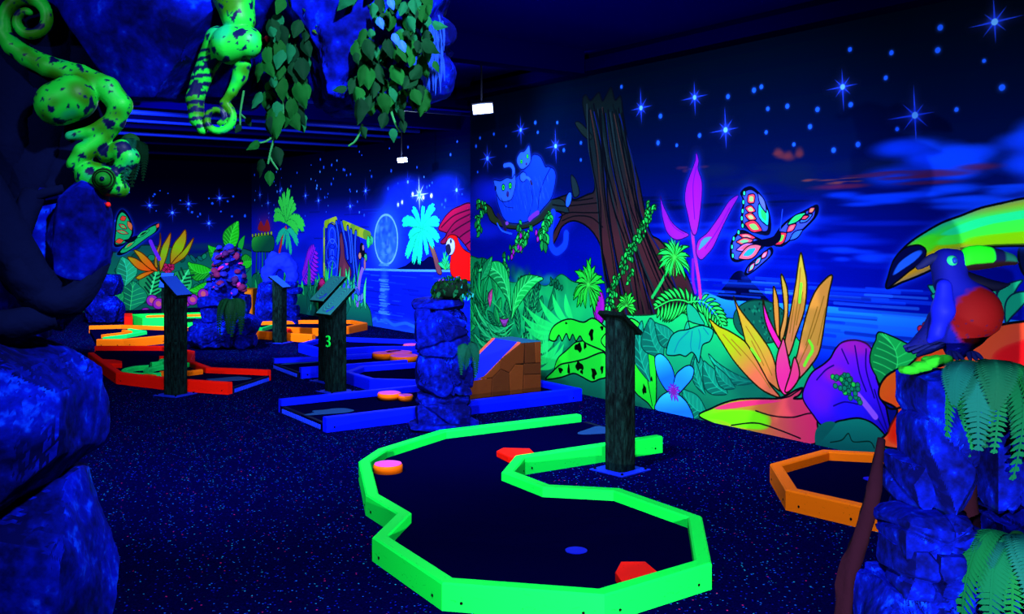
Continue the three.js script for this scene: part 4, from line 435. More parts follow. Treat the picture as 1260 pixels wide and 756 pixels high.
// ------------------------------------------------------------------ room shell
{
  // carpet: near-black blue pile sprinkled with fluorescent flecks (3 m of carpet per repeat)
  const n = 2048, cv = document.createElement('canvas'); cv.width = cv.height = n; const x = cv.getContext('2d'), r = rng(404); x.fillStyle = '#010130'; x.fillRect(0, 0, n, n);
  for (let i = 0; i < 60000; i++) { x.fillStyle = ['#00001e', '#02023c', '#01012c', '#020346'][i % 4]; x.fillRect(r() * n, r() * n, 2 + r() * 4, 2 + r() * 4); }
  for (let i = 0; i < 6400; i++) { const k = r(), c = k < 0.5 ? '#0818c0' : k < 0.78 ? '#1460e8' : k < 0.9 ? '#20a0d8' : k < 0.95 ? '#0c4a60' : '#d01c70', a = r() * n, b = r() * n, s = 1.3 + r() * 1.5; x.fillStyle = c; for (const dx of [0, n]) for (const dy of [0, n]) { x.beginPath(); x.ellipse(a - dx + (dx ? 0 : 0), b - dy, s * 1.2, s, r() * 3, 0, 7); if (dx === 0 && dy === 0 || a > n - 4 || b > n - 4) x.fill(); } }
  const t = new THREE.CanvasTexture(cv); t.wrapS = t.wrapT = THREE.RepeatWrapping; t.colorSpace = THREE.SRGBColorSpace; t.anisotropy = 8; t.repeat.set(1 / 3, 1 / 3);
  const g = boxGeo(-5, 7.3, -0.15, 0, -20, 4); const p = g.attributes.position, uv = g.attributes.uv; for (let i = 0; i < p.count; i++) uv.setXY(i, p.getX(i), p.getZ(i));
  struct('floor', g, new THREE.MeshPhysicalMaterial({ map: t, roughness: 1, specularIntensity: 0 }));
}
const navy = new THREE.MeshPhysicalMaterial({ specularIntensity: 0, color: 0x000014, roughness: 0.95 });
const TOP = 3.15;
function muralWall(name, geo, mural, panel) {
  const w = struct(name, geo, navy), face = part('mural', panel, new THREE.MeshPhysicalMaterial({ map: mural.texture(), roughness: 1, specularIntensity: 0 }), w);
  face.userData.label = 'airbrushed fluorescent jungle mural'; return w;
}
{
  const R = paintRight(), pr = new THREE.PlaneGeometry(R.w, R.h); pr.rotateY(-Math.PI / 2); pr.translate(5.697, R.h / 2, -9.04 + R.w / 2);
  muralWall('wall_right', boxGeo(5.7, 5.9, 0, TOP, -9.04, 4), R, pr);
  const B = paintBay(), pb = new THREE.PlaneGeometry(B.w, B.h); pb.rotateY(-Math.PI / 2); pb.translate(7.097, B.h / 2, -19.8 + B.w / 2);
  muralWall('wall_recess', boxGeo(7.1, 7.3, 0, TOP, -20, -8.84), B, pb);
  const Fr = paintFar(), pf = new THREE.PlaneGeometry(Fr.w, Fr.h); pf.translate(2.1 + Fr.w / 2, Fr.h / 2, -19.797);
  muralWall('wall_far', boxGeo(-5, 7.1, 0, TOP, -20, -19.8), Fr, pf);
  struct('wall_return', boxGeo(5.9, 7.1, 0, TOP, -9.04, -8.84), navy);
  struct('wall_left', boxGeo(-5.2, -5, 0, TOP, -20, 4), navy); struct('wall_back', boxGeo(-5.2, 5.9, 0, TOP, 4, 4.2), navy);
  struct('ceiling', boxGeo(-5.2, 7.3, TOP, TOP + 0.15, -20, 4.2), new THREE.MeshPhysicalMaterial({ specularIntensity: 0, color: 0x000048, roughness: 0.9 }));
  struct('trim_1', boxGeo(5.52, 5.7, 2.95, 3.06, -9.04, 3.9), new THREE.MeshPhysicalMaterial({ specularIntensity: 0, color: 0x00001c, roughness: 0.7 }), 'dark duct running along the top of the right wall', 'duct');
}
// ceiling beams and pipes across the hall
const beamMat = new THREE.MeshPhysicalMaterial({ specularIntensity: 0, color: 0x000020, roughness: 0.8 }), pipeMat = new THREE.MeshPhysicalMaterial({ specularIntensity: 0.1, color: 0x000a68, roughness: 0.5 });
[6.9, 9.6, 11.6, 13.9, 16.2, 18.2].forEach((u, i) => struct('trim_' + (i + 2), boxGeo(-5, u < 9 ? 5.5 : 7.1, 2.93, TOP, -u - 0.09, -u + 0.09), beamMat, 'dark joist crossing the ceiling', 'beam'));
[[10.6, 3.02, 0.022], [12.6, 3.0, 0.03], [13.2, 2.96, 0.02], [14.7, 2.94, 0.026], [15.2, 3.0, 0.02]].forEach(([u, y, r], i) => {
  const t = thing('ceiling_pipe', 'thin blue pipe hung under the dark ceiling', 'pipe', [1.05, y, -u], 0, 'pipes under the ceiling'); const g = new THREE.CylinderGeometry(r, r, 12.0, 10); g.rotateZ(Math.PI / 2); part('pipe', g, pipeMat, t);
  for (let k = -5; k <= 5; k += 2) part('hanger', boxGeo(k - 0.01, k + 0.01, 0, TOP - y, -0.008, 0.008), beamMat, t);
});
// black-light floods: housing, yoke, cooling fins, glowing glass and the light just in front of it
const glowMat = new THREE.MeshStandardMaterial({ color: 0x8090ff, emissive: new THREE.Color().setRGB(0.75, 0.8, 1), emissiveIntensity: 3, roughness: 0.3 }), housing = matte(0x03030a, 0.5);
function flood(pos, target, cd, cone, label, size = 1) {
  const t = thing('flood_light', label, 'lamp', pos), dir = V(...target).sub(V(...pos)).normalize(), head = new THREE.Group();
  const q = new THREE.Quaternion().setFromUnitVectors(V(0, 0, 1), V(dir.x, 0, dir.z).normalize()), right = V(1, 0, 0).applyQuaternion(q), turn = new THREE.Quaternion().setFromAxisAngle(right, Math.asin(-dir.y)).multiply(q), put = (m, x, y, z) => { m.position.copy(V(x, y, z).applyQuaternion(turn)); m.quaternion.copy(turn); return m; };
  if (!cone) { turn.setFromEuler(new THREE.Euler(0.35, YAW + 0.05, 0.10, 'YXZ')); }
  put(part('housing', new RoundedBoxGeometry(0.21 * size, 0.12 * size, 0.06, 2, 0.01), housing, t), 0, 0, -0.035);
  put(part('glowing_glass', new RoundedBoxGeometry(0.19 * size, 0.09 * size, 0.012, 2, 0.004), glowMat, t), 0, 0, 0.002);
  for (let i = -3; i <= 3; i++) put(part('fin', new THREE.BoxGeometry(0.006, 0.1 * size, 0.02), housing, t), i * 0.027 * size, 0, -0.075);
  const up = TOP - pos[1]; part('bracket', boxGeo(-0.006, 0.006, 0.05, up, -0.03, -0.018), housing, t); part('ceiling_plate', boxGeo(-0.06, 0.06, up - 0.012, up, -0.06, 0.04), housing, t);
  const L = cone ? new THREE.SpotLight(UV_COLOR, cd, 0, cone, 0.9, 2) : new THREE.PointLight(UV_COLOR, cd, 0, 2);
  L.name = 'flood_beam'; L.position.copy(V(0, 0, 0.04).applyQuaternion(turn)); L.castShadow = true; L.shadow.radius = 3; t.add(L);
  if (cone) { L.target.position.copy(V(...target).sub(V(...pos))); t.add(L.target); }
}
for (const f of FLOODS) flood(...f);
{ // white work lamp low beside the photographer
  const [pos, target, cd, cone] = WORK_LAMP, t = thing('work_lamp', 'small white work lamp on a short stand on the carpet', 'lamp', [pos[0], 0, pos[2]]), dir = V(...target).sub(V(...pos)).normalize();
  part('pole', new THREE.CylinderGeometry(0.012, 0.012, pos[1] - 0.05, 10).translate(0, (pos[1] - 0.05) / 2, 0), housing, t); part('base', new THREE.CylinderGeometry(0.11, 0.12, 0.02, 24).translate(0, 0.01, 0), housing, t);
  const look = new THREE.Quaternion().setFromUnitVectors(V(0, 0, 1), dir), h = part('housing', new RoundedBoxGeometry(0.12, 0.09, 0.05, 2, 0.01), housing, t), gl = part('glowing_glass', new RoundedBoxGeometry(0.1, 0.07, 0.01, 2, 0.003), new THREE.MeshStandardMaterial({ color: 0xffffff, emissive: 0xffffff, emissiveIntensity: 3 }), t);
  h.quaternion.copy(look); gl.quaternion.copy(look); h.position.set(0, pos[1], 0).addScaledVector(dir, -0.035); gl.position.set(0, pos[1], 0).addScaledVector(dir, -0.004);
  const L = new THREE.SpotLight(WORK_COLOR, cd, 0, cone, 0.8, 2); L.name = 'work_beam'; L.position.set(0, pos[1], 0).addScaledVector(dir, 0.02); L.castShadow = true; L.shadow.radius = 1; t.add(L); L.target.position.copy(V(...target).sub(V(pos[0], 0, pos[2]))); t.add(L.target);
}

// ------------------------------------------------------------------ putting lanes
const KERB = 0.112, THICK = 0.07, FELT = 0.058;   // the felt lies on a low deck inside the kerb
const felt = new THREE.MeshPhysicalMaterial({ specularIntensity: 0, color: 0x010126, roughness: 1, bumpMap: mottleBump, bumpScale: 0.004 }), screwGeo = new THREE.CylinderGeometry(0.0065, 0.0065, 0.006, 8).rotateX(Math.PI / 2), cupMat = matte(0x0812d8, 0.6), teeMat = matte(0x123a78, 0.9), ribMat = matte(0x1838ff, 0.6), stepMat = matte(0x04082a, 0.8);
const norm2 = (a) => { const l = Math.hypot(...a) || 1; return [a[0] / l, a[1] / l]; };
// runs: list of {p: [[x,z]..], closed, out: +1/-1 side on which the screws show}
function rails(t, runs, mat, { h = KERB, thick = THICK, screws = true } = {}) {
  for (const { p, closed, out = 1 } of runs) {
    const n = p.length, seg = closed ? n : n - 1, dirs = Array.from({ length: seg }, (_, i) => norm2([p[(i + 1) % n][0] - p[i][0], p[(i + 1) % n][1] - p[i][1]])), nor = dirs.map(([a, b]) => [-b, a]);
    const miter = (i) => { const A = closed ? nor[(i - 1 + seg) % seg] : nor[Math.max(i - 1, 0)], B = closed ? nor[i % seg] : nor[Math.min(i, seg - 1)], m = norm2([A[0] + B[0], A[1] + B[1]]), k = Math.min(2.2, 1 / Math.max(0.3, m[0] * B[0] + m[1] * B[1])); return [m[0] * k, m[1] * k]; };
    for (let i = 0; i < seg; i++) {
      const a = p[i], b = p[(i + 1) % n], o = [(a[0] + b[0]) / 2, (a[1] + b[1]) / 2], board = part('kerb_board', boardGeo([a[0] - o[0], a[1] - o[1]], [b[0] - o[0], b[1] - o[1]], miter(i), miter(i + 1), h, thick), mat, t); board.position.set(o[0], 0, o[1]);
      const L = Math.hypot(b[0] - a[0], b[1] - a[1]); if (screws) for (const k of [-1, 1]) { const s = part('screw', screwGeo, M.hole, board), l = L / 2 - 0.065; s.position.set(dirs[i][0] * l * k + nor[i][0] * out * thick / 2, 0.036, dirs[i][1] * l * k + nor[i][1] * out * thick / 2); s.rotation.y = Math.atan2(nor[i][0], nor[i][1]); }
    }
  }
}
const outlineOf = (q) => extrudeFlat(q, 0.001, FELT);
function lane(label, mat, runs, feltPts, opts = {}) {
  const t = thing('putting_lane', label, 'putting lane'); rails(t, runs, mat, opts);
  if (feltPts) { const f = part('felt', outlineOf(feltPts), felt, t); f.userData.label = 'dark navy putting felt'; }
  return t;
}
function teeStrip(t, a, b) {   // ribbed rubber edge under the open end of a lane
  const d = [b[0] - a[0], b[1] - a[1]], L = Math.hypot(...d), ang = Math.atan2(-d[1], d[0]), s = part('step_edge', new THREE.BoxGeometry(L - 0.08, FELT, 0.03), stepMat, t); s.position.set((a[0] + b[0]) / 2, FELT / 2 + 0.002, (a[1] + b[1]) / 2); s.rotation.y = ang;
  const n = 22, gs = []; for (let i = 0; i < n; i++) gs.push(new THREE.BoxGeometry((L - 0.1) / n * 0.5, 0.034, 0.012).translate(-(L - 0.1) / 2 + (L - 0.1) * (i + 0.5) / n, -0.006, 0.02), new THREE.BoxGeometry((L - 0.1) / n * 0.5, 0.034, 0.012).translate(-(L - 0.1) / 2 + (L - 0.1) * (i + 0.5) / n, -0.006, -0.02)); const r = part('rib', mergeGeometries(gs), ribMat, s); r.userData.kind = 'stuff';
}
const teeMark = (t, c, k, turn = 0, seed = 1) => { const pts = []; for (let i = 0; i < 40; i++) { const a = i / 40 * 6.2832, tail = Math.exp(-((a - 2.6) ** 2) * 14) * 0.5 + Math.exp(-((a - 3.7) ** 2) * 14) * 0.5, r = 1 + 0.12 * Math.sin(a * 3) + tail; pts.push([Math.cos(a + turn) * r * k * 1.3 * 1, Math.sin(a + turn) * r * k * 0.8]); } const m = part('tee_mark', extrudeFlat(pts, FELT, FELT + 0.0025), teeMat, t); m.position.set(c[0], 0, c[1]); };
const cup = (t, c, r = 0.058) => { const m = part('cup', new THREE.CylinderGeometry(r, r, 0.003, 28).translate(0, FELT + 0.0015, 0), cupMat, t); m.position.set(c[0], 0, c[1]); };

{ // the bright green S-shaped lane
  const A = [[4.669,-5.853],[3.503,-5.918],[2.875,-5.625],[2.639,-5.395],[2.34,-4.691],[2.313,-4.287],[2.044,-4.015],[2.008,-3.354],[2.433,-2.909],[3.009,-2.931],[3.451,-3.416],[3.47,-4.019],[3.201,-4.298],[3.214,-4.689],[3.493,-4.962],[4.635,-4.927]];
  const t = lane('bright green zigzag putting lane with a blue cup and an open tee end', M.green, [{ p: A, out: 1 }], A); cup(t, [[2.757,-3.474]][0], 0.05); teeMark(t, [[4.545,-5.48]][0], 0.12, 2.6);
  teeStrip(t, [[4.698,-5.849]][0], [[4.633,-4.966]][0]);
}
{ // blue lanes
  const A = [[3.019,-7.767],[5.096,-8.216],[5.418,-7.695]];
  const z0 = -6.85, z1 = -7.80; let t = lane('long blue rectangular putting lane crossed by the stone-painted ramp', M.blue, [{ p: [[3.02, z0], [5.44, z0], [5.44, z1 - 0.0], [3.04, z1]], out: 1 }], [[3.02, z0], [5.44, z0], [5.44, z1], [3.04, z1]]); teeStrip(t, [3.05, z1 + 0.02], [3.04, z0 - 0.02]); teeMark(t, [3.3, -7.3], 0.13, 0.4);
  const B = [[4.788,-7.865],[4.48,-8.115],[4.196,-8.412],[4.201,-8.972],[4.49,-9.243],[5.067,-9.192],[5.544,-9.106]]; t = lane('blue putting lane with a pointed end in front of the numbered post', M.blue, [{ p: B, out: 1 }], B);
  const Cb = [[3.973,-10.377],[4.506,-10.251],[5.574,-10.112],[5.947,-10.049]], Cf = [[3.928,-9.52],[4.447,-9.487],[5.122,-9.439]]; t = lane('blue putting lane with an open ribbed tee end beside the red lane', M.blue, [{ p: Cb, out: -1 }, { p: Cf, out: 1 }], [...Cb, ...Cf.slice().reverse()]); teeStrip(t, Cb[0], Cf[0]); teeMark(t, [[4.266,-10.282]][0], 0.14, 0.2);
  const E = [[6.31,-10.365],[5.814,-10.548],[5.401,-10.782],[4.767,-10.845],[4.8,-11.593],[5.149,-11.922],[5.565,-11.923],[6.151,-11.158],[6.523,-10.715]]; t = lane('blue putting lane farthest back in front of the painted bay', M.blue, [{ p: E, out: 1 }], E);
}
{ // red lane
  const back = [[2.612,-12.763],[3.301,-12.286],[3.428,-11.577],[3.154,-10.801],[3.154,-10.063],[3.6,-9.536]], front = [[2.363,-11.224],[2.31,-10.211],[2.644,-9.473],[3.003,-8.953]]; const t = lane('red putting lane with curved green bumpers inside', M.red, [{ p: back, out: -1 }, { p: front, out: 1 }, { p: [[2.423,-12.101],[2.363,-11.224]], out: 1 }], [...back, ...front.slice().reverse(), [[2.423,-12.101]][0]]); teeStrip(t, back[5], front[3]); teeMark(t, [[3.182,-9.488]][0], 0.16, 0.3);
}
{ // orange lanes at the back
  const bk = [[5.306,-14.859],[6.08,-14.686],[6.741,-14.229],[6.711,-13.703],[6.235,-13.329],[5.82,-13.24],[5.441,-13.756]], fr = [[4.796,-13.701],[4.861,-13.514],[5.36,-12.52]]; lane('orange putting lane with a pointed end below the bamboo mural', M.orange, [{ p: bk, out: 1 }, { p: fr, out: 1 }], [[[5.189,-14.822]][0], ...bk, ...fr.slice().reverse()]);
  const f2 = [[2.797,-13.572],[3.077,-13.379],[3.672,-13.584],[4.08,-13.778]], b2 = [[4.311,-14.402],[3.99,-14.85],[3.536,-15.477],[3.104,-15.618]]; lane('orange putting lane with a bent green bumper near the far wall', M.orange, [{ p: f2, out: 1 }, { p: b2, out: 1 }], [...f2, ...b2]);
  const O = [[4.634,-3.913],[5.183,-3.977],[5.439,-3.689],[5.377,-3.193],[4.935,-2.818],[4.398,-2.695],[4.308,-3.057],[4.255,-3.486]]; const t = lane('orange octagonal putting lane behind the toucan tower', M.orange, [{ p: O, closed: true, out: -1 }], O); cup(t, [[4.983,-3.498]][0], 0.05);
  const G = [[3.981,-16.545],[3.934,-15.744],[4.893,-15.406],[5.011,-16.288]]; lane('low green box lane against the far mural', M.green, [{ p: G, closed: true, out: 1 }], G, { h: 0.18 });
}
// ------------------------------------------------------------------ obstacles lying on the felt
function disc(label, [x, , z], r, h, group) {   // round block: orange side, pink top
  const t = thing('round_obstacle', label, 'obstacle', [x, 0.058, z], 0, group), prof = [[0, 0], [r, 0], [r, h - 0.012], [r - 0.006, h - 0.004], [0, h - 0.004]].map(([a, b]) => new THREE.Vector2(a, b));
  part('block', new THREE.LatheGeometry(prof, 36), M.orange, t); const top = part('painted_top', new THREE.CylinderGeometry(r - 0.006, r - 0.006, 0.004, 36).translate(0, h - 0.002, 0), M.pink, t); top.userData.label = 'pink painted top'; return t;
}
disc('round orange block with pink top against the left kerb of the green lane', [2.737,0.09,-5.275], 0.088, 0.05);
disc('wide round orange block with pink top in the long blue lane', [3.937,0.09,-7.563], 0.103, 0.06); disc('narrow round orange block with pink top beside the wider one in the long blue lane', [4.023,0.09,-7.427], 0.065, 0.05);
[[[5.161,0.09,-10.055], 0.13], [[5.342,0.09,-10.02], 0.15], [[5.232,0.09,-9.697], 0.16], [[5.323,0.09,-10.125], 0.1]].forEach(([p, r]) => disc('flat orange block with pink top in the open-ended blue lane', p, r, 0.07, 'orange blocks in the open-ended blue lane')); disc('single flat orange block with pink top in the farthest blue lane', [5.911,0.09,-10.766], 0.1, 0.05);
function wedge(label, pts, h, mat = M.red, name = 'wedge_obstacle', base = 0.058) { const c = pts.reduce((a, b) => [a[0] + b[0] / pts.length, a[1] + b[1] / pts.length], [0, 0]); const o = part(name, extrudeFlat(pts.map(([x, z]) => [x - c[0], z - c[1]]), 0, h, 0.004), mat); o.position.set(c[0], base, c[1]); return tag(o, label, 'obstacle'); }
wedge('red angular block by the inner corner of the green lane', [[3.489,-5.219],[3.577,-5.274],[3.707,-5.155],[3.632,-4.981],[3.472,-4.931],[3.459,-5.046]], 0.04); wedge('red angular block at the rounded end of the green lane', [[2.646,-3.075],[2.751,-3.16],[2.837,-3.101],[2.785,-2.956],[2.624,-2.888],[2.594,-2.974]], 0.04);
wedge('small red bar inside the left end of the red lane', [[2.406,-11.43],[2.503,-11.329],[2.547,-11.15],[2.497,-10.929],[2.411,-10.988],[2.36,-11.134]], 0.05, M.red, 'bar_obstacle'); wedge('red disc inside the orange lane below the bamboo mural', [[5.39,-13.657],[5.48,-13.789],[5.51,-13.738],[5.426,-13.499],[5.333,-13.39]], 0.04); wedge('short red block in front of the far mural', [[3.95,-17.118],[4.061,-17.04],[3.884,-16.296],[3.777,-16.37]], 0.16, M.red, 'bar_obstacle', 0);
function bumper(label, pts, mat, h = 0.05, w = 0.055) { const t = thing('curved_bumper', label, 'bumper'); rails(t, [{ p: pts }], mat, { h, thick: w, screws: false }); for (const b of t.children) { b.name = 'bumper_segment'; b.position.y = 0.058; } return t; }
const arcSm = (p, n = 12) => new THREE.CatmullRomCurve3(p.map(([x, z]) => V(x, 0, z))).getPoints(n).map((v) => [v.x, v.z]);
bumper('large green U-shaped bumper in the red lane', arcSm([[2.698,-10.632],[2.577,-10.64],[2.413,-10.457],[2.397,-10.22],[2.515,-10.001]]), M.greenSoft); bumper('green S-shaped bumper in the red lane behind the sign post', arcSm([[2.827,-10.582],[2.656,-10.435],[2.567,-10.207],[2.596,-10.013],[2.655,-9.999]]), M.greenSoft); bumper('short green hook bumper in the middle of the red lane', arcSm([[2.779,-10.851],[2.869,-10.87],[2.954,-11.06],[3.008,-11.065]], 8), M.greenSoft); bumper('orange bar bumper beside the sign post in the red lane', [[2.674,-10.098],[2.918,-9.964],[3.062,-10.008]], M.orange); bumper('short orange bumper behind the red front kerb', [[2.493,-9.975],[2.557,-9.864]], M.orange); bumper('small red bumper behind the green hook in the red lane', [[2.992,-11.336],[3.078,-11.321]], M.red); bumper('green piece right of the sign post in the red lane', [[3.053,-10.662],[3.094,-10.594]], M.greenSoft);
bumper('bent green bumper in the orange lane near the far wall', [[2.934,-13.838],[3.247,-14.028],[3.594,-14.383],[3.498,-14.866]], M.greenSoft); bumper('bent orange bumper next to the green one near the far wall', [[2.986,-14.183],[3.252,-14.33],[3.423,-14.501],[3.392,-14.75]], M.orange); bumper('forked green bumper left of the second sign post', [[5.077,-14.149],[5.13,-13.886],[5.455,-14.281]], M.greenSoft); bumper('orange bar lying in the low green box lane', [[4.125,-16.505],[4.555,-16.323],[4.957,-16.201]], M.orange, 0.1);
// ------------------------------------------------------------------ ramp block painted and carved as stonework
{
  const t = thing('ramp_block', 'tall brown stonework ramp block with a blue slope inside the long blue lane', 'ramp', [4.62, 0.058, -7.38]); const W = 0.64, H = 0.455, D = 0.46;   // x 0..W, sloping up from x=-0.05 to 0.42
  const prof = [[-0.12, 0], [W, 0], [W, H], [0.42, H], [0.0, H - 0.33], [-0.12, H - 0.42]], s = new THREE.Shape(prof.map(([a, b]) => new THREE.Vector2(a, b))), g = new THREE.ExtrudeGeometry(s, { depth: D, bevelEnabled: false }); g.translate(0, 0, -D / 2); part('body', g, matte(0x140804, 0.9), t);
  const slope = new THREE.Shape([[-0.12, H - 0.42], [0.0, H - 0.33], [0.42, H], [0.42, H + 0.006], [-0.004, H - 0.324], [-0.124, H - 0.414]].map(([a, b]) => new THREE.Vector2(a, b))), sl = part('slope', new THREE.ExtrudeGeometry(slope, { depth: D - 0.1, bevelEnabled: false }).translate(0, 0, -(D - 0.1) / 2), matte(0x1020f0, 0.7), t); sl.userData.label = 'blue painted slope';
  for (const k of [-1, 1]) part('slope_edge', new THREE.ExtrudeGeometry(slope, { depth: 0.05, bevelEnabled: false }).translate(0, 0.001, k * (D / 2 - 0.025) - 0.025), matte(0xe05a48, 0.7), t); part('top_edge', boxGeo(0.42, W, H, H + 0.006, -D / 2, D / 2), matte(0x1a5a8a, 0.7), t);
  const brown = [0x562206, 0x481c05, 0x602808].map((c) => new THREE.MeshPhysicalMaterial({ specularIntensity: 0.3, color: c, bumpMap: mottleBump, bumpScale: 0.006, roughness: 0.9 })); let i = 0; const stone = (p, z, face) => { const sh = new THREE.Shape(p.map(([a, b]) => new THREE.Vector2(a, b))), gg = new THREE.ExtrudeGeometry(sh, { depth: 0.006, bevelEnabled: true, bevelSize: 0.006, bevelThickness: 0.005, bevelSegments: 1, bevelOffset: -0.008 }); if (face) gg.rotateY(Math.PI / 2); gg.translate(face ? W : 0, 0, face ? 0 : z); part('stone', gg, brown[i++ % 3], t); };
  for (const p of [[[-0.12, 0], [0.1, 0], [0.11, 0.17], [-0.12, 0.16]], [[0.1, 0], [0.3, 0], [0.29, 0.2], [0.2, 0.24], [0.11, 0.17]], [[0.3, 0], [0.44, 0], [0.45, 0.26], [0.36, 0.27], [0.29, 0.2]], [[0.44, 0], [0.64, 0], [0.64, 0.16], [0.45, 0.17]], [[0.45, 0.17], [0.64, 0.16], [0.64, 0.26], [0.45, 0.27]], [[-0.05, 0.17], [0.11, 0.17], [0.2, 0.24], [0.2, 0.32], [0.05, 0.2 + 0.0]], [[0.2, 0.24], [0.29, 0.2], [0.36, 0.27], [0.45, 0.27], [0.46, 0.455], [0.42, 0.455], [0.2, 0.325]], [[0.46, 0.27], [0.58, 0.265], [0.57, 0.455], [0.46, 0.455]], [[0.58, 0.265], [0.64, 0.26], [0.64, 0.455], [0.57, 0.455]]]) stone(p, D / 2 - 0.001);
  for (const p of [[[-0.23, 0], [0, 0], [0.02, 0.24], [-0.23, 0.22]], [[0, 0], [0.23, 0], [0.23, 0.2], [0.02, 0.24]], [[-0.23, 0.22], [0.02, 0.24], [0, 0.455], [-0.23, 0.455]], [[0.02, 0.24], [0.23, 0.2], [0.23, 0.455], [0, 0.455]]]) stone(p, 0, true);
}
{ // far orange block between the two back rock towers
  const t = thing('ramp_block', 'orange stonework block between the two back rock towers', 'ramp', [6.132,0,-17.216], YAW); part('body', new RoundedBoxGeometry(0.2, 0.5, 0.3, 2, 0.01).translate(0, 0.25, 0), matte(0x9a4a04, 0.9), t); for (const [x, y, w, h] of [[-0.04, 0.1, 0.09, 0.14], [0.05, 0.12, 0.07, 0.18], [-0.03, 0.28, 0.1, 0.16], [0.05, 0.33, 0.06, 0.14], [0, 0.44, 0.16, 0.07]]) part('stone', new RoundedBoxGeometry(w, h, 0.02, 2, 0.008).translate(x, y, 0.152), matte(0xc86408, 0.9), t);
}
// ------------------------------------------------------------------ sign posts
const font = await new FontLoader().loadAsync('fonts/droid/droid_sans_regular.typeface.json');
const roundedSquare = (w, r) => { const s = new THREE.Shape(), k = w / 2; s.moveTo(-k + r, -k); s.lineTo(k - r, -k); s.quadraticCurveTo(k, -k, k, -k + r); s.lineTo(k, k - r); s.quadraticCurveTo(k, k, k - r, k); s.lineTo(-k + r, k); s.quadraticCurveTo(-k, k, -k, k - r); s.lineTo(-k, -k + r); s.quadraticCurveTo(-k, -k, -k + r, -k); return s; };
// a post whose top is cut on a slant towards local +x; the sign board lies on the slant
function signPost(label, pos, turn, { w = 0.16, high = 1.05, low = 0.9, boardL = 0.34, boardW = 0.26, face = M.signTeal, plate = true, r = 0.02 } = {}) {
  const t = thing('sign_post', label, 'sign post', [pos[0], 0, pos[2]], turn), slope = (high - low) / w, g = new THREE.ExtrudeGeometry(roundedSquare(w, r), { depth: 1, bevelEnabled: false, curveSegments: 6 }); g.rotateX(-Math.PI / 2);
  const p = g.attributes.position; for (let i = 0; i < p.count; i++) { const x = p.getX(i); p.setY(i, p.getY(i) > 0.5 ? lerp(high, low, (x + w / 2) / w) : 0.008); } g.computeVertexNormals(); part('post', boxUV(g.index ? g : g, 1), M.wood, t);
  for (let i = 0; i < 5; i++) { const c = part('crack', boxGeo(-0.0025, 0.0025, 0.03 + 0.06 * i, low - 0.08 * ((i * 3) % 4) - 0.02, -0.0015, 0.0015), M.hole, t), a = [[-0.3, 0.455], [0.1, 0.455], [0.5, -0.1], [0.5, 0.25], [-0.5, 0.2]][i]; c.position.set(a[0] * w, 0, a[1] * w); if (Math.abs(a[0]) === 0.5) c.rotation.y = Math.PI / 2; }
  const ang = -Math.atan(slope), b = part('sign_board', new RoundedBoxGeometry(boardL, 0.026, boardW, 2, 0.005), M.wood, t); b.position.set(0, (high + low) / 2 + 0.014 / Math.cos(ang), 0); b.rotation.z = ang; const f = part('sign_face', new THREE.BoxGeometry(boardL - 0.012, 0.004, boardW - 0.012), face, b); f.position.y = 0.014;
  if (plate) { const q = part('base_plate', new RoundedBoxGeometry(w + 0.12, 0.008, w + 0.12, 1, 0.002).translate(0, 0.004, 0), M.plate, t); for (const [a, c] of [[1, 1], [1, -1], [-1, 1], [-1, -1]]) part('bolt', new THREE.CylinderGeometry(0.009, 0.009, 0.012, 6).translate(a * (w / 2 + 0.035), 0.012, c * (w / 2 + 0.035)), M.hole, q); }
  return t;
}
signPost('dark wooden sign post with a blue slanted top in front of the red lane', [2.579,0,-9.214], YAW - 0.45, { w: 0.155, high: 1.05, low: 0.92, boardL: 0.27, boardW: 0.2, face: M.signBlue });
signPost('slim dark sign post with a blue slanted top by the orange lane', [4.971,0,-12.774], YAW - 0.35, { w: 0.15, high: 0.86, low: 0.76, boardL: 0.28, boardW: 0.2, face: M.signBlue });
const p3 = signPost('dark wooden post bearing a green number 3 and a teal swirl board', [3.878,0,-8.541], YAW + Math.PI + 0.75, { w: 0.155, high: 0.9, low: 0.76, boardL: 0.36, boardW: 0.26 });
{ const g = new TextGeometry('3', { font, size: 0.105, depth: 0.012, curveSegments: 8, bevelEnabled: false }); g.computeBoundingBox(); g.translate(-(g.boundingBox.max.x) / 2, 0, 0); const n = part('number', g, M.green, p3); n.userData.label = 'bright green numeral 3'; n.rotation.y = Math.PI / 2; n.position.set(0.079, 0.43, 0.0); }
signPost('teal swirl sign board on a post just behind the numbered post', [4.094,0,-9.194], YAW + Math.PI + 0.75, { w: 0.155, high: 0.98, low: 0.84, boardL: 0.36, boardW: 0.26 });
signPost('stout dark wooden post with a black slanted board beside the green lane', [4.069,0,-4.681], YAW + 0.75, { w: 0.155, high: 0.97, low: 0.86, boardL: 0.24, boardW: 0.2, face: M.hole, r: 0.045 });
signPost('distant dark post with an upright blue board before the far mural', [4.542,0,-16.755], YAW - 1.57, { w: 0.14, high: 0.8, low: 0.55, boardL: 0.28, boardW: 0.22, face: M.signBlue });
{ const t = thing('wooden_stand', 'low dark wooden frame left of the coral-covered rock tower', 'stand', [3.935,0,-13.253], YAW + 0.3); for (const x of [-0.09, 0.09]) part('upright', new RoundedBoxGeometry(0.05, 0.3, 0.06, 1, 0.006).translate(x, 0.15, 0), M.wood, t); part('crossbar', new RoundedBoxGeometry(0.28, 0.05, 0.08, 1, 0.006).translate(0, 0.325, 0), M.wood, t); }
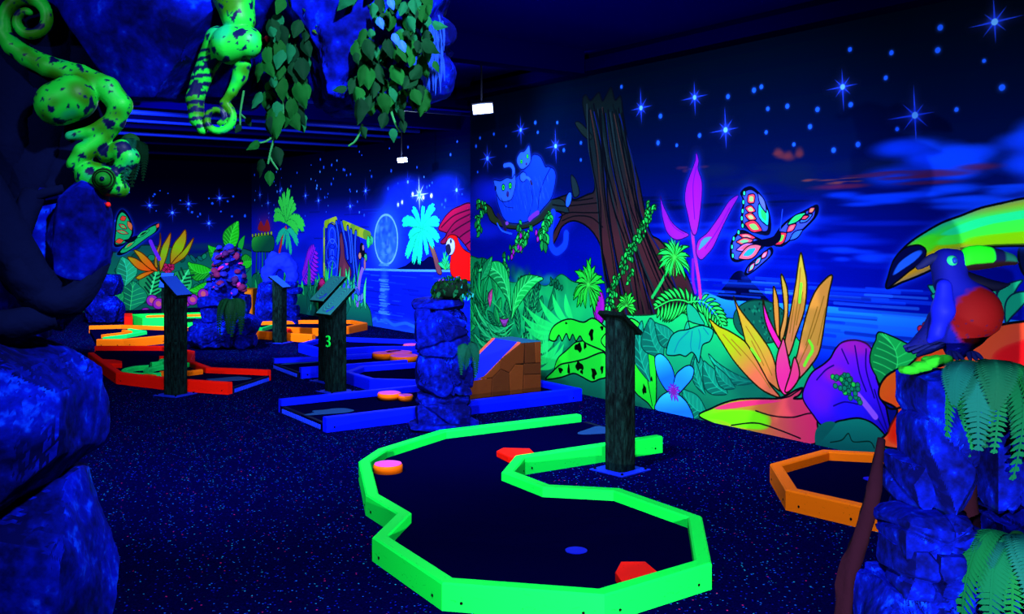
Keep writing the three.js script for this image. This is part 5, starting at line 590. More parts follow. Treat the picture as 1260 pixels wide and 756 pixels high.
// ------------------------------------------------------------------ toucan figure. Local axes: x to its right-hand bill, y up, z to the room.
{
  const t = thing('toucan_figure', 'open-billed blue toucan figure with a red belly on the rock tower', 'toucan', [3.4,1.038,-2.026], YAW), k = 0.003, at3 = (x, y, z, r) => [(x - 1187) * k, (441 - y) * k, z * k, r * k];
  const f = boneField([[at3(1194, 400, 0, 31), at3(1200, 386, 6, 37)], [at3(1198, 380, 2, 32), at3(1180, 348, 0, 19)], [at3(1180, 348, 0, 19), at3(1174, 325, 0, 17), at3(1186, 322, 0, 14)], [at3(1184, 415, -2, 20), at3(1186, 428, 0, 15)], [at3(1170, 400, -6, 20), at3(1152, 418, -8, 10), at3(1132, 430, -10, 6)]], 0.03);
  const cA = new THREE.Color(0x060a78), cR = new THREE.Color(0x5a060c), cD = new THREE.Color(0x050838), tmp = new THREE.Color();
  const g = netMesh(f, [-0.2, -0.01, -0.16], [0.18, 0.44, 0.18], 0.006, (x, y, z) => { const ex = (x - 0.048) / 0.1, ey = (y - 0.155) / 0.108, e = Math.hypot(ex, ey) + 0.1 * perlin.noise(x * 40, y * 40, z * 40), w = 1 - sstep(e, 0.92, 1.08); const sp = perlin.noise(x * 90 + 5, y * 90, z * 90) > 0.42 && y < 0.15; tmp.copy(cA).lerp(cD, sstep(-x, 0.05, 0.1) * 0.6); return tmp.lerp(cR, (z > -0.03 ? w : 0)).lerp(cD, sp ? 0.7 : 0).clone(); });
  part('body', g, new THREE.MeshPhysicalMaterial({ specularIntensity: 0.06, vertexColors: true, roughness: 0.7 }), t);
  const wing = netMesh(boneField([[at3(1164, 352, 16, 9), at3(1161, 380, 20, 13), at3(1156, 408, 14, 8), at3(1150, 418, 8, 4)]], 0.02), [-0.18, 0.02, -0.02], [0, 0.36, 0.14], 0.005); part('wing', wing, matte(0x0810b0, 0.6), t);
  // upper bill: lofted along a curved spine; colours by length
  const bill = (spine, cols) => { const P = [], I = [], C = [], c = new THREE.Color(), n = 26, q = new THREE.CatmullRomCurve3(spine.map((s) => V(s[0], s[1], s[2]))); for (let i = 0; i <= n; i++) { const u = i / n, p = q.getPoint(u), s = u * (spine.length - 1), j = Math.min(Math.floor(s), spine.length - 2), ry = lerp(spine[j][3], spine[j + 1][3], s - j), rz = lerp(spine[j][4], spine[j + 1][4], s - j); for (let a = 0; a < 18; a++) { const th = a / 18 * 6.2832; P.push(p.x, p.y + Math.cos(th) * ry, p.z + Math.sin(th) * rz); c.set(cols(u, Math.cos(th))); C.push(c.r, c.g, c.b); } } for (let i = 0; i < n; i++) for (let a = 0; a < 18; a++) { const b = (a + 1) % 18; I.push(i * 18 + a, i * 18 + b, (i + 1) * 18 + a, i * 18 + b, (i + 1) * 18 + b, (i + 1) * 18 + a); } const g = new THREE.BufferGeometry(); g.setAttribute('position', new THREE.Float32BufferAttribute(P, 3)); g.setAttribute('color', new THREE.Float32BufferAttribute(C, 3)); g.setIndex(I); g.computeVertexNormals(); return g; };
  const sp = (l) => l.map(([x, y, ry, rz]) => [(x - 1187) * k, (441 - y) * k, 0.01, ry * k, rz * k]), bm = new THREE.MeshPhysicalMaterial({ specularIntensity: 0.1, vertexColors: true, roughness: 0.6 });
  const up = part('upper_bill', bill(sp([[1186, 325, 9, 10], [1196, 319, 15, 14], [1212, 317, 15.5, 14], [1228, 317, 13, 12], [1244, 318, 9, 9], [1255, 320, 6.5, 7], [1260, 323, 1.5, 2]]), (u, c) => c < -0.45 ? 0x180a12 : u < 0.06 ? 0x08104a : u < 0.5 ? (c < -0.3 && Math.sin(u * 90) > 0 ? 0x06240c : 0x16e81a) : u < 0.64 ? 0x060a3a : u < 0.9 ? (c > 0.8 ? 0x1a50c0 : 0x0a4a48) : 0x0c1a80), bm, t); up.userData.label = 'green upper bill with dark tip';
  part('lower_bill', bill(sp([[1174, 336, 8, 10], [1196, 343, 10, 11], [1216, 349, 9, 10], [1236, 352, 6, 7], [1250, 350, 1, 1.5]]), () => 0x03041c), bm, t);
  const eye = part('eye', new THREE.SphereGeometry(0.021, 20, 14), matte(0x1a9a70, 0.4), t); eye.position.set((1173 - 1187) * k, (441 - 321) * k, 0.045); const pu = part('pupil', new THREE.SphereGeometry(0.012, 14, 10), matte(0x0a2a90, 0.3), eye); pu.position.set(0.004, 0.002, 0.014);
  for (const s of [-1, 1]) { const toes = []; for (const a of [-0.5, 0, 0.5]) toes.push(tube([[0, 0.02, 0], [Math.sin(a) * 0.03, 0.016, 0.03], [Math.sin(a) * 0.05, 0.0, 0.06]], [0.013, 0.011, 0.005], 8, 8)); const ft = part('foot', mergeGeometries(toes), matte(0x060c48, 0.7), t); ft.position.set(s * 0.035 + 0.0, 0.002, 0.02); }
  const tail = []; for (let i = 0; i < 4; i++) tail.push(tube([at3(1168, 414 + i * 3, -6 + i * 4, 1).slice(0, 3), at3(1146, 423 + i * 3, -8 + i * 5, 1).slice(0, 3), at3(1124 + i * 3, 428 + i * 3, -8 + i * 6, 1).slice(0, 3)], [0.012, 0.014, 0.006], 8, 10)); part('tail_feathers', mergeGeometries(tail), matte(0x080e50, 0.7), t);
  const crest = tube([at3(1170, 318, 4, 1).slice(0, 3), at3(1156, 318, 2, 1).slice(0, 3), at3(1143, 327, 0, 1).slice(0, 3), at3(1137, 330, 0, 1).slice(0, 3)], [0.02, 0.018, 0.016, 0.008], 10, 14); part('head_tuft', crest, matte(0x070c44, 0.7), t);
}
// ------------------------------------------------------------------ spotted chameleons clinging to the cave arch
function lizardColor(seed, stripe) { const g1 = new THREE.Color(0x14b830), g2 = new THREE.Color(0x226a08), g3 = new THREE.Color(0x0c9a60), sp = new THREE.Color(0x04083c), o = new THREE.Color(); return (x, y, z) => { const n = fbm(x * 9 + seed, y * 9, z * 9, 2); o.copy(g1).lerp(g2, sstep(n, 0, 0.5)).lerp(g3, sstep(-n, 0.1, 0.5)); if (perlin.noise(x * 28 + seed, y * 28, z * 28 + 3) > 0.32 || perlin.noise(x * 66 + seed, y * 66, z * 66 + 9) > 0.44) o.copy(sp); if (stripe && stripe(x, y, z)) o.copy(sp); return o.clone(); }; }
const skin = new THREE.MeshPhysicalMaterial({ specularIntensity: 0.3, vertexColors: true, roughness: 0.45 });
function chameleon(label, ox, oy, d, chains, lo, hi, seed, soft, extra) { const k = d / 1200, t = thing('chameleon_figure', label, 'chameleon', extra.pos, YAW), c = chains.map((ch) => ch.map(([x, y, z, r]) => [(x - ox) * k, (oy - y) * k, z * k, r * k])); part('body', netMesh(boneField(c, soft), lo.map((v) => v * k), hi.map((v) => v * k), 0.0045, lizardColor(seed, extra.stripe)), skin, t); return [t, k]; }
const spiral = (cx, cy, r0, r1, a0, a1, z0, z1, w0, w1, n = 22) => Array.from({ length: n }, (_, i) => { const q = i / (n - 1), a = lerp(a0, a1, q), r = lerp(r0, r1, q); return [cx + Math.cos(a) * r, cy + Math.sin(a) * r, lerp(z0, z1, q), lerp(w0, w1, q)]; });
{
  const [t, k] = chameleon('green spotted chameleon figure climbing head-down with its tail coiled above', 100, 250, 2.9, [
    [[60, 82, 0, 13], [100, 94, 2, 14], [134, 110, 4, 15], [150, 130, 4, 14], [143, 149, 4, 12], [116, 163, 6, 8], [90, 168, 8, 6]],
    [[98, 122, 16, 28], [80, 130, 18, 27]],
    [[140, 152, 0, 12], [126, 172, 2, 10], [106, 188, 6, 12], [96, 202, 8, 10]], [[112, 216, 2, 18], [134, 224, 4, 19], [148, 232, 2, 12]], [[128, 190, -4, 10], [150, 184, 0, 12], [158, 194, 0, 13], [150, 208, 0, 11]], [[120, 236, 2, 11], [122, 246, 0, 5]],
    [[60, 82, 0, 13], [34, 70, -2, 12], [14, 56, -2, 11], [2, 38, -2, 10], ...spiral(36, 24, 32, 8, 2.8, 11.4, -2, 4, 9, 3.5, 30)],
  ], [-108, 0, -34], [78, 268, 62], 3, 0.007, { pos: [0.596,1.589,-3.114] });
  const cone = new THREE.LatheGeometry([[0, 0], [0.034, 0], [0.033, 0.008], [0.027, 0.009], [0.026, 0.018], [0.02, 0.019], [0.019, 0.027], [0.013, 0.028], [0.011, 0.034], [0, 0.036]].map(([a, b]) => new THREE.Vector2(a, b)), 28); cone.rotateX(Math.PI / 2); const eye = part('eye_turret', cone, matte(0x0e6a1c, 0.5), t); eye.position.set((138 - 100) * k, (250 - 222) * k, 24 * k); eye.rotation.y = 0.25; const pu = part('pupil', new THREE.SphereGeometry(0.007, 14, 10), matte(0x040a30, 0.2), eye); pu.position.z = 0.034; for (const [r, z] of [[0.03, 0.009], [0.023, 0.0185]]) { const g = part('eye_ring', new THREE.TorusGeometry(r, 0.0022, 8, 28), matte(0x04140a, 0.6), eye); g.position.z = z; }
}
{
  const k0 = 2.9 / 1200, st = (x, y, z) => { const X = x / k0 + 280, Y = 150 - y / k0; return X < 262 && Y < 160 && Y > 62 && Math.sin(Y * 0.62 + X * 0.1) > 0.15; };
  chameleon('green spotted chameleon figure hanging with its tail curled in a ring', 280, 150, 2.9, [
    [[270, -30, 0, 22], [290, 0, 6, 24], [296, 26, 8, 20]], [[288, 58, 14, 24], [308, 56, 18, 20]], [[270, 50, 0, 18], [258, 70, -4, 14], [246, 95, -6, 12], [238, 120, -6, 11], [240, 146, -6, 9], [248, 160, -4, 6]],
    [[300, 80, 8, 11], [296, 96, 4, 9], [286, 114, 2, 6], ...spiral(268, 146, 20, 6, -1.2, 7.6, 0, 2, 5, 2.4, 30)], 
  ], [-62, -40, -34], [58, 210, 62], 8, 0.006, { pos: [0.954,1.831,-2.866], stripe: st });
}
// ------------------------------------------------------------------ rock towers. Stones are placed in the tower's own axes: x right, y up, z to the room.
function stones(t, list, mat) { for (const [x, y, z, w, h, d, seed, turn = 0, o = {}] of list) { const s = part('stone', rockGeo(w, h, d, seed, o), o.mat ?? mat, t); s.position.set(x, y, z); s.rotation.y = turn; if (o.tilt) s.rotation.z = o.tilt; } }
{ // middle tower
  const t = thing('rock_tower', 'three-block blue rock tower with a bushy plant on top', 'rock tower', [3.878,0,-6.552], YAW + 0.12);
  stones(t, [[0, 0, 0, 0.41, 0.265, 0.42, 11, 0, { cuts: 8, rough: 0.035, round: 0.2, depth: 0.08, seg: 44, freq: 4, cracks: 2 }], [0.015, 0.245, 0, 0.44, 0.335, 0.43, 12, 0, { cuts: 8, rough: 0.035, round: 0.26, depth: 0.09, seg: 44, freq: 4, cracks: 3 }], [-0.005, 0.56, 0, 0.41, 0.36, 0.42, 113, 0, { cuts: 8, rough: 0.035, round: 0.22, depth: 0.08, seg: 44, freq: 4, cracks: 3 }], [-0.16, 0.80, 0.13, 0.12, 0.13, 0.16, 14], [-0.04, 0.905, 0, 0.4, 0.09, 0.4, 15, 0, { round: 0.3 }], [0.16, 0.0, 0.1, 0.2, 0.09, 0.22, 16, 0.3, { tilt: -0.35 }], [-0.03, 0, 0.05, 0.46, 0.05, 0.46, 17, 0, { round: 0.2, cuts: 4 }]], M.rock);
}
{ // tower crusted with shells and mushrooms
  const t = thing('rock_tower', 'blue rock tower crusted with purple shells and knobbly caps', 'rock tower', [4.147,0,-12.654], YAW), r = rng(31);
  stones(t, [[-0.1, 0, 0.05, 0.62, 0.36, 0.55, 21, 0, { rough: 0.08, groove: 0.06, freq: 5 }], [0.3, 0, 0.05, 0.3, 0.18, 0.34, 22], [0.24, 0.15, 0, 0.28, 0.3, 0.34, 23, 0, { tilt: -0.5 }], [-0.12, 0.34, 0, 0.3, 0.24, 0.36, 24], [0.06, 0.32, -0.05, 0.42, 0.34, 0.4, 25], [-0.1, 0.52, 0.04, 0.38, 0.16, 0.36, 26], [0.24, 0.44, 0, 0.22, 0.26, 0.3, 27], [-0.05, 0.66, 0.06, 0.2, 0.14, 0.22, 28], [0.08, 0.6, -0.05, 0.4, 0.5, 0.34, 29, 0, { round: 0.6 }], [0.08, 1.0, -0.05, 0.26, 0.28, 0.24, 30, 0, { round: 0.6 }]], M.rock);
  const caps = [matte(0x060c90, 0.7), matte(0x2a0640, 0.7), matte(0x4a0838, 0.7), matte(0x0a0a70, 0.7), matte(0x8a1068, 0.6), matte(0x02041c, 0.8), matte(0x060a58, 0.7), matte(0x080e80, 0.7)], capG = new THREE.LatheGeometry([[0, -0.2], [0.4, -0.25], [0.95, -0.05], [1, 0.15], [0.8, 0.45], [0.4, 0.66], [0, 0.72]].map(([a, b]) => new THREE.Vector2(a, b)), 14);
  for (let i = 0; i < 84; i++) { const y = 0.72 + 0.58 * Math.pow((i + 0.5) / 84, 1.1), a = (r() - 0.5) * 3.6, R = 0.25 - 0.14 * (y - 0.72) / 0.58, s = 0.028 + 0.034 * r(), m = part(r() < 0.4 ? 'shell' : 'knob', capG, caps[(r() * caps.length) | 0], t); m.position.set(0.06 + Math.sin(a) * R, y + 0.03 * r(), -0.03 + Math.cos(a) * R); m.scale.set(s * (0.8 + 0.5 * r()), s * (0.8 + 0.6 * r()), s); m.rotation.set(0.9 * r(), a, (r() - 0.5) * 1.2); }
}
{ // tower with the arched blue figure
  const t = thing('rock_tower', 'stacked blue rock tower carrying a round stone arch', 'rock tower', [5.846,0,-14.988], YAW);
  stones(t, [[-0.2, 0, 0, 0.34, 0.72, 0.4, 41, 0, { groove: 0.08, freq: 5 }], [0.18, 0, 0.05, 0.3, 0.16, 0.34, 42], [0.18, 0.14, 0.03, 0.26, 0.22, 0.3, 43], [0.16, 0.34, 0.02, 0.2, 0.2, 0.26, 44], [0.2, 0.52, 0, 0.3, 0.12, 0.28, 45], [0.16, 0.63, 0, 0.24, 0.1, 0.26, 46], [-0.02, 0, -0.1, 0.36, 0.6, 0.3, 47]], M.rock);
  const arch = boneField([[[-0.17, 0.7, 0, 0.1], [-0.19, 0.86, 0, 0.11], [-0.1, 1.02, 0, 0.12], [0.06, 1.05, 0, 0.12], [0.17, 0.95, 0, 0.1], [0.2, 0.8, 0, 0.08], [0.15, 0.7, 0, 0.08]], [[-0.1, 1.05, 0, 0.08], [-0.12, 1.16, 0, 0.05]]], 0.06); part('stone_arch', netMesh((x, y, z) => arch(x, y, z) + 0.02 * perlin.noise(x * 14, y * 14, z * 14), [-0.36, 0.55, -0.18], [0.36, 1.3, 0.18], 0.016), matte(0x0a1cd0, 0.85), t);
}
{ // narrow rock behind the cave arch
  const t = thing('rock_tower', 'plain blue rock pillar at the edge of the cave arch before the far lanes', 'rock tower', [3.645,0,-17.196], YAW); t.position.y = 0; stones(t, [[0, 0, 0, 0.62, 0.5, 0.5, 51, 0, { groove: 0.06 }], [0, 0.46, 0, 0.56, 0.36, 0.5, 52]], M.rock);
}
{ // tower under the toucan (right foreground); px at this depth = 3 mm
  const o = [3.402,0.073,-2.085], t = thing('rock_tower', 'tall blue block rock tower with ferns under the toucan', 'rock tower', [o[0], 0, o[2]], YAW), k = 3.65 / 1200, y0 = 0.073;
  const S = (x0, x1, yt, yb, z, d, seed, opt = {}) => [((x0 + x1) / 2 - 1160) * k, y0 + (756 - yb) * k, z + 0.08, (x1 - x0) * k, (yb - yt) * k, d, seed, 0, { cuts: 9, round: 0.24, depth: 0.12, rough: 0.03, seg: 40, freq: 5, cracks: (x1 - x0) > 90 ? 3 : 1, crackW: 0.012, crackD: 0.022, ...opt }];
  stones(t, [S(1106, 1172, 452, 616, 0.04, 0.34, 61), S(1090, 1126, 556, 616, 0.0, 0.3, 62), S(1066, 1162, 606, 652, 0.1, 0.36, 63), S(1064, 1112, 640, 698, 0.12, 0.34, 64, { mat: M.rock }), S(1100, 1200, 642, 710, 0.14, 0.34, 65), S(1106, 1150, 694, 726, 0.13, 0.3, 66), S(1150, 1200, 690, 728, 0.12, 0.3, 67), S(1034, 1140, 684, 812, 0.14, 0.4, 68), S(1128, 1250, 712, 830, 0.16, 0.4, 69), S(1188, 1230, 520, 614, 0.02, 0.3, 70), S(1222, 1300, 500, 614, 0.02, 0.3, 71), S(1176, 1320, 606, 660, 0.04, 0.36, 72), S(1230, 1330, 650, 800, 0.1, 0.36, 73), S(1000, 1120, 800, 880, 0.12, 0.46, 74), S(1110, 1330, 820, 880, 0.14, 0.46, 75)], M.rock);
  stones(t, [S(1160, 1330, 462, 640, -0.2, 0.4, 76), S(1130, 1350, 606, 880, -0.22, 0.44, 77)], M.rock);
  part('liana', tube([[(1092 - 1160) * k, y0 + (756 - 545) * k, -0.06], [(1070 - 1160) * k, y0 + (756 - 600) * k, 0.04], [(1060 - 1160) * k, y0 + (756 - 650) * k, 0.02], [(1040 - 1160) * k, y0 + (756 - 705) * k, 0.03], [(1028 - 1160) * k, y0 + (756 - 770) * k, 0.04], [(1000 - 1160) * k, 0.0, 0.05]], [0.016, 0.024, 0.03, 0.034, 0.036, 0.036], 12, 46, 0.35, 5), M.maroon, t).userData.label = 'dark maroon liana'; part('liana', tube([[(1164 - 1160) * k, y0 + (756 - 500) * k, 0.12], [(1164 - 1160) * k, y0 + (756 - 560) * k, 0.14], [(1168 - 1160) * k, y0 + (756 - 620) * k, 0.16], [(1196 - 1160) * k, y0 + (756 - 690) * k, 0.2]], [0.03, 0.036, 0.034, 0.02], 12, 40, 0.3, 9), M.maroon, t);
}
{ // cave arch (left foreground): column blocks, big roots, hanging boulders
  const d0 = 3.0, o = [0.535,0.327,-3.278], t = thing('cave_arch', 'blue rock column and overhanging boulders framing the hall', 'rock arch', [o[0], 0, o[2]], YAW), k = d0 / 1200, y0 = 0.327;
  const X = (x) => (x - 60) * k, Y = (y) => y0 + (756 - y) * k, S = (x0, x1, yt, yb, z, d, seed, opt = {}) => [X((x0 + x1) / 2), Y(yb), z + (opt.fwd ?? 0), (x1 - x0) * k, (yb - yt) * k, d, seed, 0, { cuts: 12, round: 0.14, depth: 0.17, rough: 0.035, seg: 46, freq: 3.4, cracks: 3, crackW: 0.02, crackD: 0.035, ...opt }];
  stones(t, [S(-90, 156, 562, 905, 0.24, 0.5, 81), S(-110, 134, 402, 596, 0.24, 0.5, 82), S(-110, 100, 230, 420, 0.0, 0.34, 83), S(94, 150, 226, 346, 0.12, 0.16, 84, { round: 0.5, cracks: 0 })], M.rock);
  for (const [a, b, c, seed] of [[[-70, -60, 0.02], [-40, 130, 0.06], [-70, 420, 0.1], 21], [[0, -60, 0.0], [18, 130, 0.02], [0, 300, 0.06], 22], [[60, 0, -0.04], [54, 150, -0.02], [40, 290, 0.04], 23], [[95, 60, -0.08], [84, 170, -0.06], [74, 280, 0.0], 24]]) part('trunk', tube([a, b, c].map(([x, y, z]) => [X(x), Y(y), z]), [0.1, 0.085, 0.1], 18, 50, 0.4, seed), M.bark, t);
  part('root', tube([[X(-20), Y(120), 0.16], [X(20), Y(210), 0.2], [X(48), Y(290), 0.22], [X(84), Y(352), 0.2], [X(114), Y(368), 0.2], [X(134), Y(346), 0.14], [X(138), Y(310), 0.04]], [0.04, 0.045, 0.055, 0.065, 0.06, 0.035, 0.02], 16, 60, 0.3, 3), M.bark, t); part('root', tube([[X(70), Y(240), 0.14], [X(62), Y(300), 0.22], [X(80), Y(345), 0.24], [X(104), Y(376), 0.2]], [0.03, 0.035, 0.04, 0.04], 14, 40, 0.3, 7), M.bark, t); part('root', tube([[X(-60), Y(386), 0.24], [X(0), Y(396), 0.27], [X(60), Y(392), 0.26], [X(104), Y(380), 0.2]], [0.035, 0.04, 0.045, 0.04], 14, 40, 0.3, 11), M.bark, t); part('root', tube([[X(100), Y(234), 0.12], [X(70), Y(246), 0.16], [X(40), Y(262), 0.18], [X(20), Y(300), 0.2]], [0.014, 0.018, 0.02, 0.02], 10, 30, 0.3, 12), M.bark, t);
  stones(t, [S(84, 290, -90, 122, 0.06, 0.32, 186, { cuts: 5, depth: 0.2, round: 0.06, rough: 0.012, cracks: 0, planes: [[0.75, -0.7, 0.1, 0.72], [-0.85, -0.6, 0.1, 0.78], [0, -0.75, 0.7, 0.62], [-0.5, 0.1, 0.85, 0.8], [0.55, 0.1, 0.85, 0.82]] }), S(372, 512, -60, 140, 0.04, 0.4, 87, { mat: M.rock, round: 0.5, rough: 0.07, cracks: 1 }), S(470, 552, -60, 118, -0.1, 0.34, 88, { mat: M.rock, round: 0.5, rough: 0.08 })], M.rock);
  stones(t, [S(-140, 120, -120, 110, -0.2, 0.5, 89), S(180, 400, -120, 120, -0.24, 0.4, 90), S(360, 540, -160, 20, -0.2, 0.5, 91)], M.rock);
}
// ------------------------------------------------------------------ plants
const LV = [0x04300e, 0x032210, 0x053a12, 0x021c0e, 0x064026, 0x284a04].map((c) => new THREE.MeshPhysicalMaterial({ specularIntensity: 0.05, color: c, roughness: 0.75, side: THREE.DoubleSide }));
// heart-shaped leaf, stalk at origin, tip at -y, unit length; folded along the midrib
function heartLeaf(fold, droop) {
  const n = 8, P = [], I = [], half = (t) => 0.36 * Math.pow(Math.sin(Math.PI * Math.pow(t, 0.6)), 0.9) * (1 - 0.25 * t) + (t < 0.12 ? 0.06 : 0);
  for (let i = 0; i <= n; i++) { const t = i / n, w = half(t), back = t < 0.15 ? 0.1 * (1 - t / 0.15) : 0; for (let j = -2; j <= 2; j++) { const s = j / 2; P.push(s * w, -t + back * Math.abs(s), -fold * Math.abs(s) * w - droop * t * t + 0.03 * Math.sin(t * 14) * Math.abs(s)); } }
  for (let i = 0; i < n; i++) for (let j = 0; j < 4; j++) { const a = i * 5 + j; I.push(a, a + 5, a + 1, a + 1, a + 5, a + 6); }
  const g = new THREE.BufferGeometry(); g.setAttribute('position', new THREE.Float32BufferAttribute(P, 3)); g.setIndex(I); g.computeVertexNormals(); return g;
}
const hearts = [heartLeaf(0.5, 0.2), heartLeaf(0.3, 0.35), heartLeaf(0.7, 0.1)];
// vine: stem through points [x,y,z] in its own axes, leaves [x,y,size,turn] given or scattered
function vine(label, pos, stems, leaves, seed) {
  const t = thing('hanging_vine', label, 'vine', pos, YAW), r = rng(seed), sm = matte(0x1a5a30, 0.7);
  for (const s of stems) part('stem', tube(s, [0.004, 0.003], 6, 24), sm, t);
  leaves.forEach(([x, y, z, s, roll, m], i) => { const l = part('leaf', hearts[i % 3], LV[m ?? Math.min(4, (r() * 5) | 0)], t); l.position.set(x, y, z); l.scale.setScalar(s); l.rotation.set(-0.1 - 0.5 * r(), (r() - 0.5) * 1.3, roll ?? (r() - 0.5) * 0.9); }); return t;
}
{
  const k = 2.9 / 1200, r = rng(7), P = (x, y) => [(x - 360) * k, (40 - y) * k];
  const A = [], path = new THREE.CatmullRomCurve3([[392, -30], [378, 20], [362, 66], [352, 110], [350, 150]].map((p) => V(...P(...p), 0)));
  for (let i = 0; i < 84; i++) { const q = i / 84, c = path.getPoint(q), w = lerp(38, 20, q) * k; A.push([c.x + (r() - 0.5) * 2 * w, c.y + (r() - 0.5) * 0.05, 0.02 + r() * 0.09, (17 + 13 * r()) * k]); }
  for (const [x, y, s, roll, m] of [[346, 140, 36, 0.1, 2], [330, 86, 22, -0.4, 2], [344, 100, 20, 0.3, 4], [330, 120, 22, -0.5], [374, 110, 30, 0.3, 2], [328, 178, 17, -0.9, 2], [348, 186, 24, 0.3], [332, 200, 21, -0.3], [342, 214, 18, 0.1], [347, 45, 17, 0.2, 4], [392, 30, 30, 0.5, 5]]) A.push([...P(x, y), 0.1, s * k, roll, m]);
  vine('long leafy vine trailing from the cave arch beside the curled chameleon tail', [1.113,2.097,-2.756], [path.getPoints(12).map((v) => [v.x, v.y, 0.02]), [[...P(346, 150), 0.06], [...P(346, 170), 0.08], [...P(342, 190), 0.09], [...P(340, 205), 0.1]], [[...P(344, 172), 0.08], [...P(336, 178), 0.09], [...P(330, 180), 0.1]], [[...P(341, 196), 0.09], [...P(347, 205), 0.1], [...P(352, 212), 0.1]]], A, 71);
}
{
  const k = 2.9 / 1200, r = rng(17), P = (x, y) => [(x - 490) * k, (40 - y) * k], A = [];
  for (let i = 0; i < 170; i++) { const q = Math.pow(r(), 0.8), y = lerp(-40, 132, q), c = lerp(485, 490, q), w = lerp(52, 40, q); A.push([...P(c + (r() - 0.5) * 2 * w, y), 0.04 + r() * 0.14, (14 + 13 * r()) * k]); }
  for (const [x, y, s, roll, m] of [[455, 134, 30, -0.1], [458, 166, 16, 0.3], [482, 128, 24, 0.2], [486, 150, 20, -0.2], [500, 146, 16, 0.4], [494, 168, 15, 0.1, 4], [504, 158, 15, 0.2], [542, 90, 14, 0.5], [528, 68, 26, 1.3], [540, 46, 18, 1.5, 4], [510, 40, 22, 0.4, 4], [448, 10, 28, -0.8, 4], [470, 24, 18, 0, 4], [440, 120, 16, -1.2]]) A.push([...P(x, y), 0.2, s * k, roll, m]);
  const t = vine('thick bunch of hanging vines at the outer end of the cave arch', [1.371,2.097,-2.578], [[[...P(480, -40), 0.02], [...P(486, 40), 0.05], [...P(470, 110), 0.08], [...P(456, 134), 0.12]], [[...P(456, 160), 0.15], [...P(448, 180), 0.16], [...P(440, 186), 0.16]], [[...P(490, 110), 0.1], [...P(488, 138), 0.14], [...P(494, 158), 0.16], [...P(500, 170), 0.16]]], A, 72);
  const bl = matte(0x1a40e0, 0.6); for (const [x, y] of [[492, 22], [497, 62], [480, 44], [505, 70]]) { const f = part('blossom', hearts[0], bl, t); f.position.set(...P(x, y), 0.24); f.scale.setScalar(14 * k); f.rotation.set(-0.3, 0.2, 0.4); }
  const fr = part('shaggy_moss', mergeGeometries(Array.from({ length: 90 }, () => { const x = 500 + r() * 46, y = 20 + r() * 70; return tube([[...P(x, y), -0.02 + 0.05 * r()], [...P(x + 2, y + 14), 0.02], [...P(x + 3 * r(), y + 26 + 14 * r()), 0.02]], [0.004, 0.004, 0.001], 4, 4); })), matte(0x0c2a88, 0.9), t); fr.userData.kind = 'stuff';
}
{ // small sprig and berries
  const k = 2.9 / 1200, P = (x, y) => [(x - 300) * k, (120 - y) * k]; vine('tiny two-leaf sprig hanging beside the chameleon tail', [0.994,1.904,-2.839], [[[...P(300, 112), 0], [...P(298, 140), 0.02], [...P(299, 156), 0.03]], [[...P(298, 142), 0.02], [...P(306, 148), 0.03]]], [[...P(299, 155), 0.03, 13 * k, -0.3, 3], [...P(308, 147), 0.04, 14 * k, 0.4, 3]], 73);
  const berries = (label, pos, n, c, s) => { const t = thing('berry_cluster', label, 'berries', pos, YAW), rr = rng(n * 13), g = new THREE.SphereGeometry(1, 10, 8), m = matte(c, 0.5); for (let i = 0; i < n; i++) { const b = part('berry', g, m, t); b.scale.setScalar(s); b.position.set((rr() - 0.5) * s * 4, (rr() - 0.5) * s * 5, (rr() - 0.5) * s * 3); } return t; };
  berries('dark red berries tucked beside the upper chameleon', [1.05,2.064,-2.775], 9, 0x8a0a20, 0.008); berries('red and violet berries under the chameleon head', [0.602,1.56,-3.061], 10, 0xa0101c, 0.009); berries('bright red bud on the pale rock below the chameleon', [0.657,1.574,-3.047], 2, 0xf01818, 0.008);
}
// fern frond: leaflets along an arching spine, unit length, growing along +z then drooping
function frondGeo(n, droop, w) {
  const P = [], I = []; const sp = (t) => V(0.05 * Math.sin(t * 2.5), 0.28 * Math.sin(t * 2.6) - droop * t * t, 0.62 * Math.sin(t * 1.35));
  const tri = (...v) => { const o = P.length / 3; for (const q of v) P.push(q.x, q.y, q.z); for (let i = 1; i < v.length - 1; i++) I.push(o, o + i, o + i + 1); };
  for (let i = 0; i < n; i++) { const t = 0.06 + 0.94 * (i + 0.5) / n, c = sp(t), up = sp(t + 0.02).sub(sp(t - 0.02)).normalize(), l = w * sstep(t, 0.0, 0.4) * Math.pow(Math.sin(Math.PI * Math.pow(0.06 + 0.9 * t, 0.9)), 0.75), q = up.clone().multiplyScalar(0.72 / n); for (const s of [-1, 1]) { const mid = c.clone().add(V(s * l * 0.6, -0.02 * l, 0.06 * l)).addScaledVector(up, l * 0.14), tip = c.clone().add(V(s * l, -0.1 * l, 0)).addScaledVector(up, l * 0.34); tri(c.clone().sub(q), mid.clone().sub(q), tip, mid.clone().add(q), c.clone().add(q)); } }
  for (let i = 0; i < 14; i++) { const a = sp(i / 14), b = sp((i + 1) / 14), o = V(0.012, 0, 0), z = V(0, 0.004, 0.006); tri(a.clone().sub(o).add(z), a.clone().add(o).add(z), b.clone().add(o).add(z), b.clone().sub(o).add(z)); }
  const g = new THREE.BufferGeometry(); g.setAttribute('position', new THREE.Float32BufferAttribute(P, 3)); g.setIndex(I); g.computeVertexNormals(); return g;
}
const fronds = [frondGeo(30, 0.8, 0.21), frondGeo(30, 1.05, 0.2), frondGeo(30, 0.3, 0.2)], FM = [0x064e38, 0x053a2e, 0x085a34, 0x084648].map((c) => new THREE.MeshPhysicalMaterial({ specularIntensity: 0.05, color: c, roughness: 0.7, side: THREE.DoubleSide }));
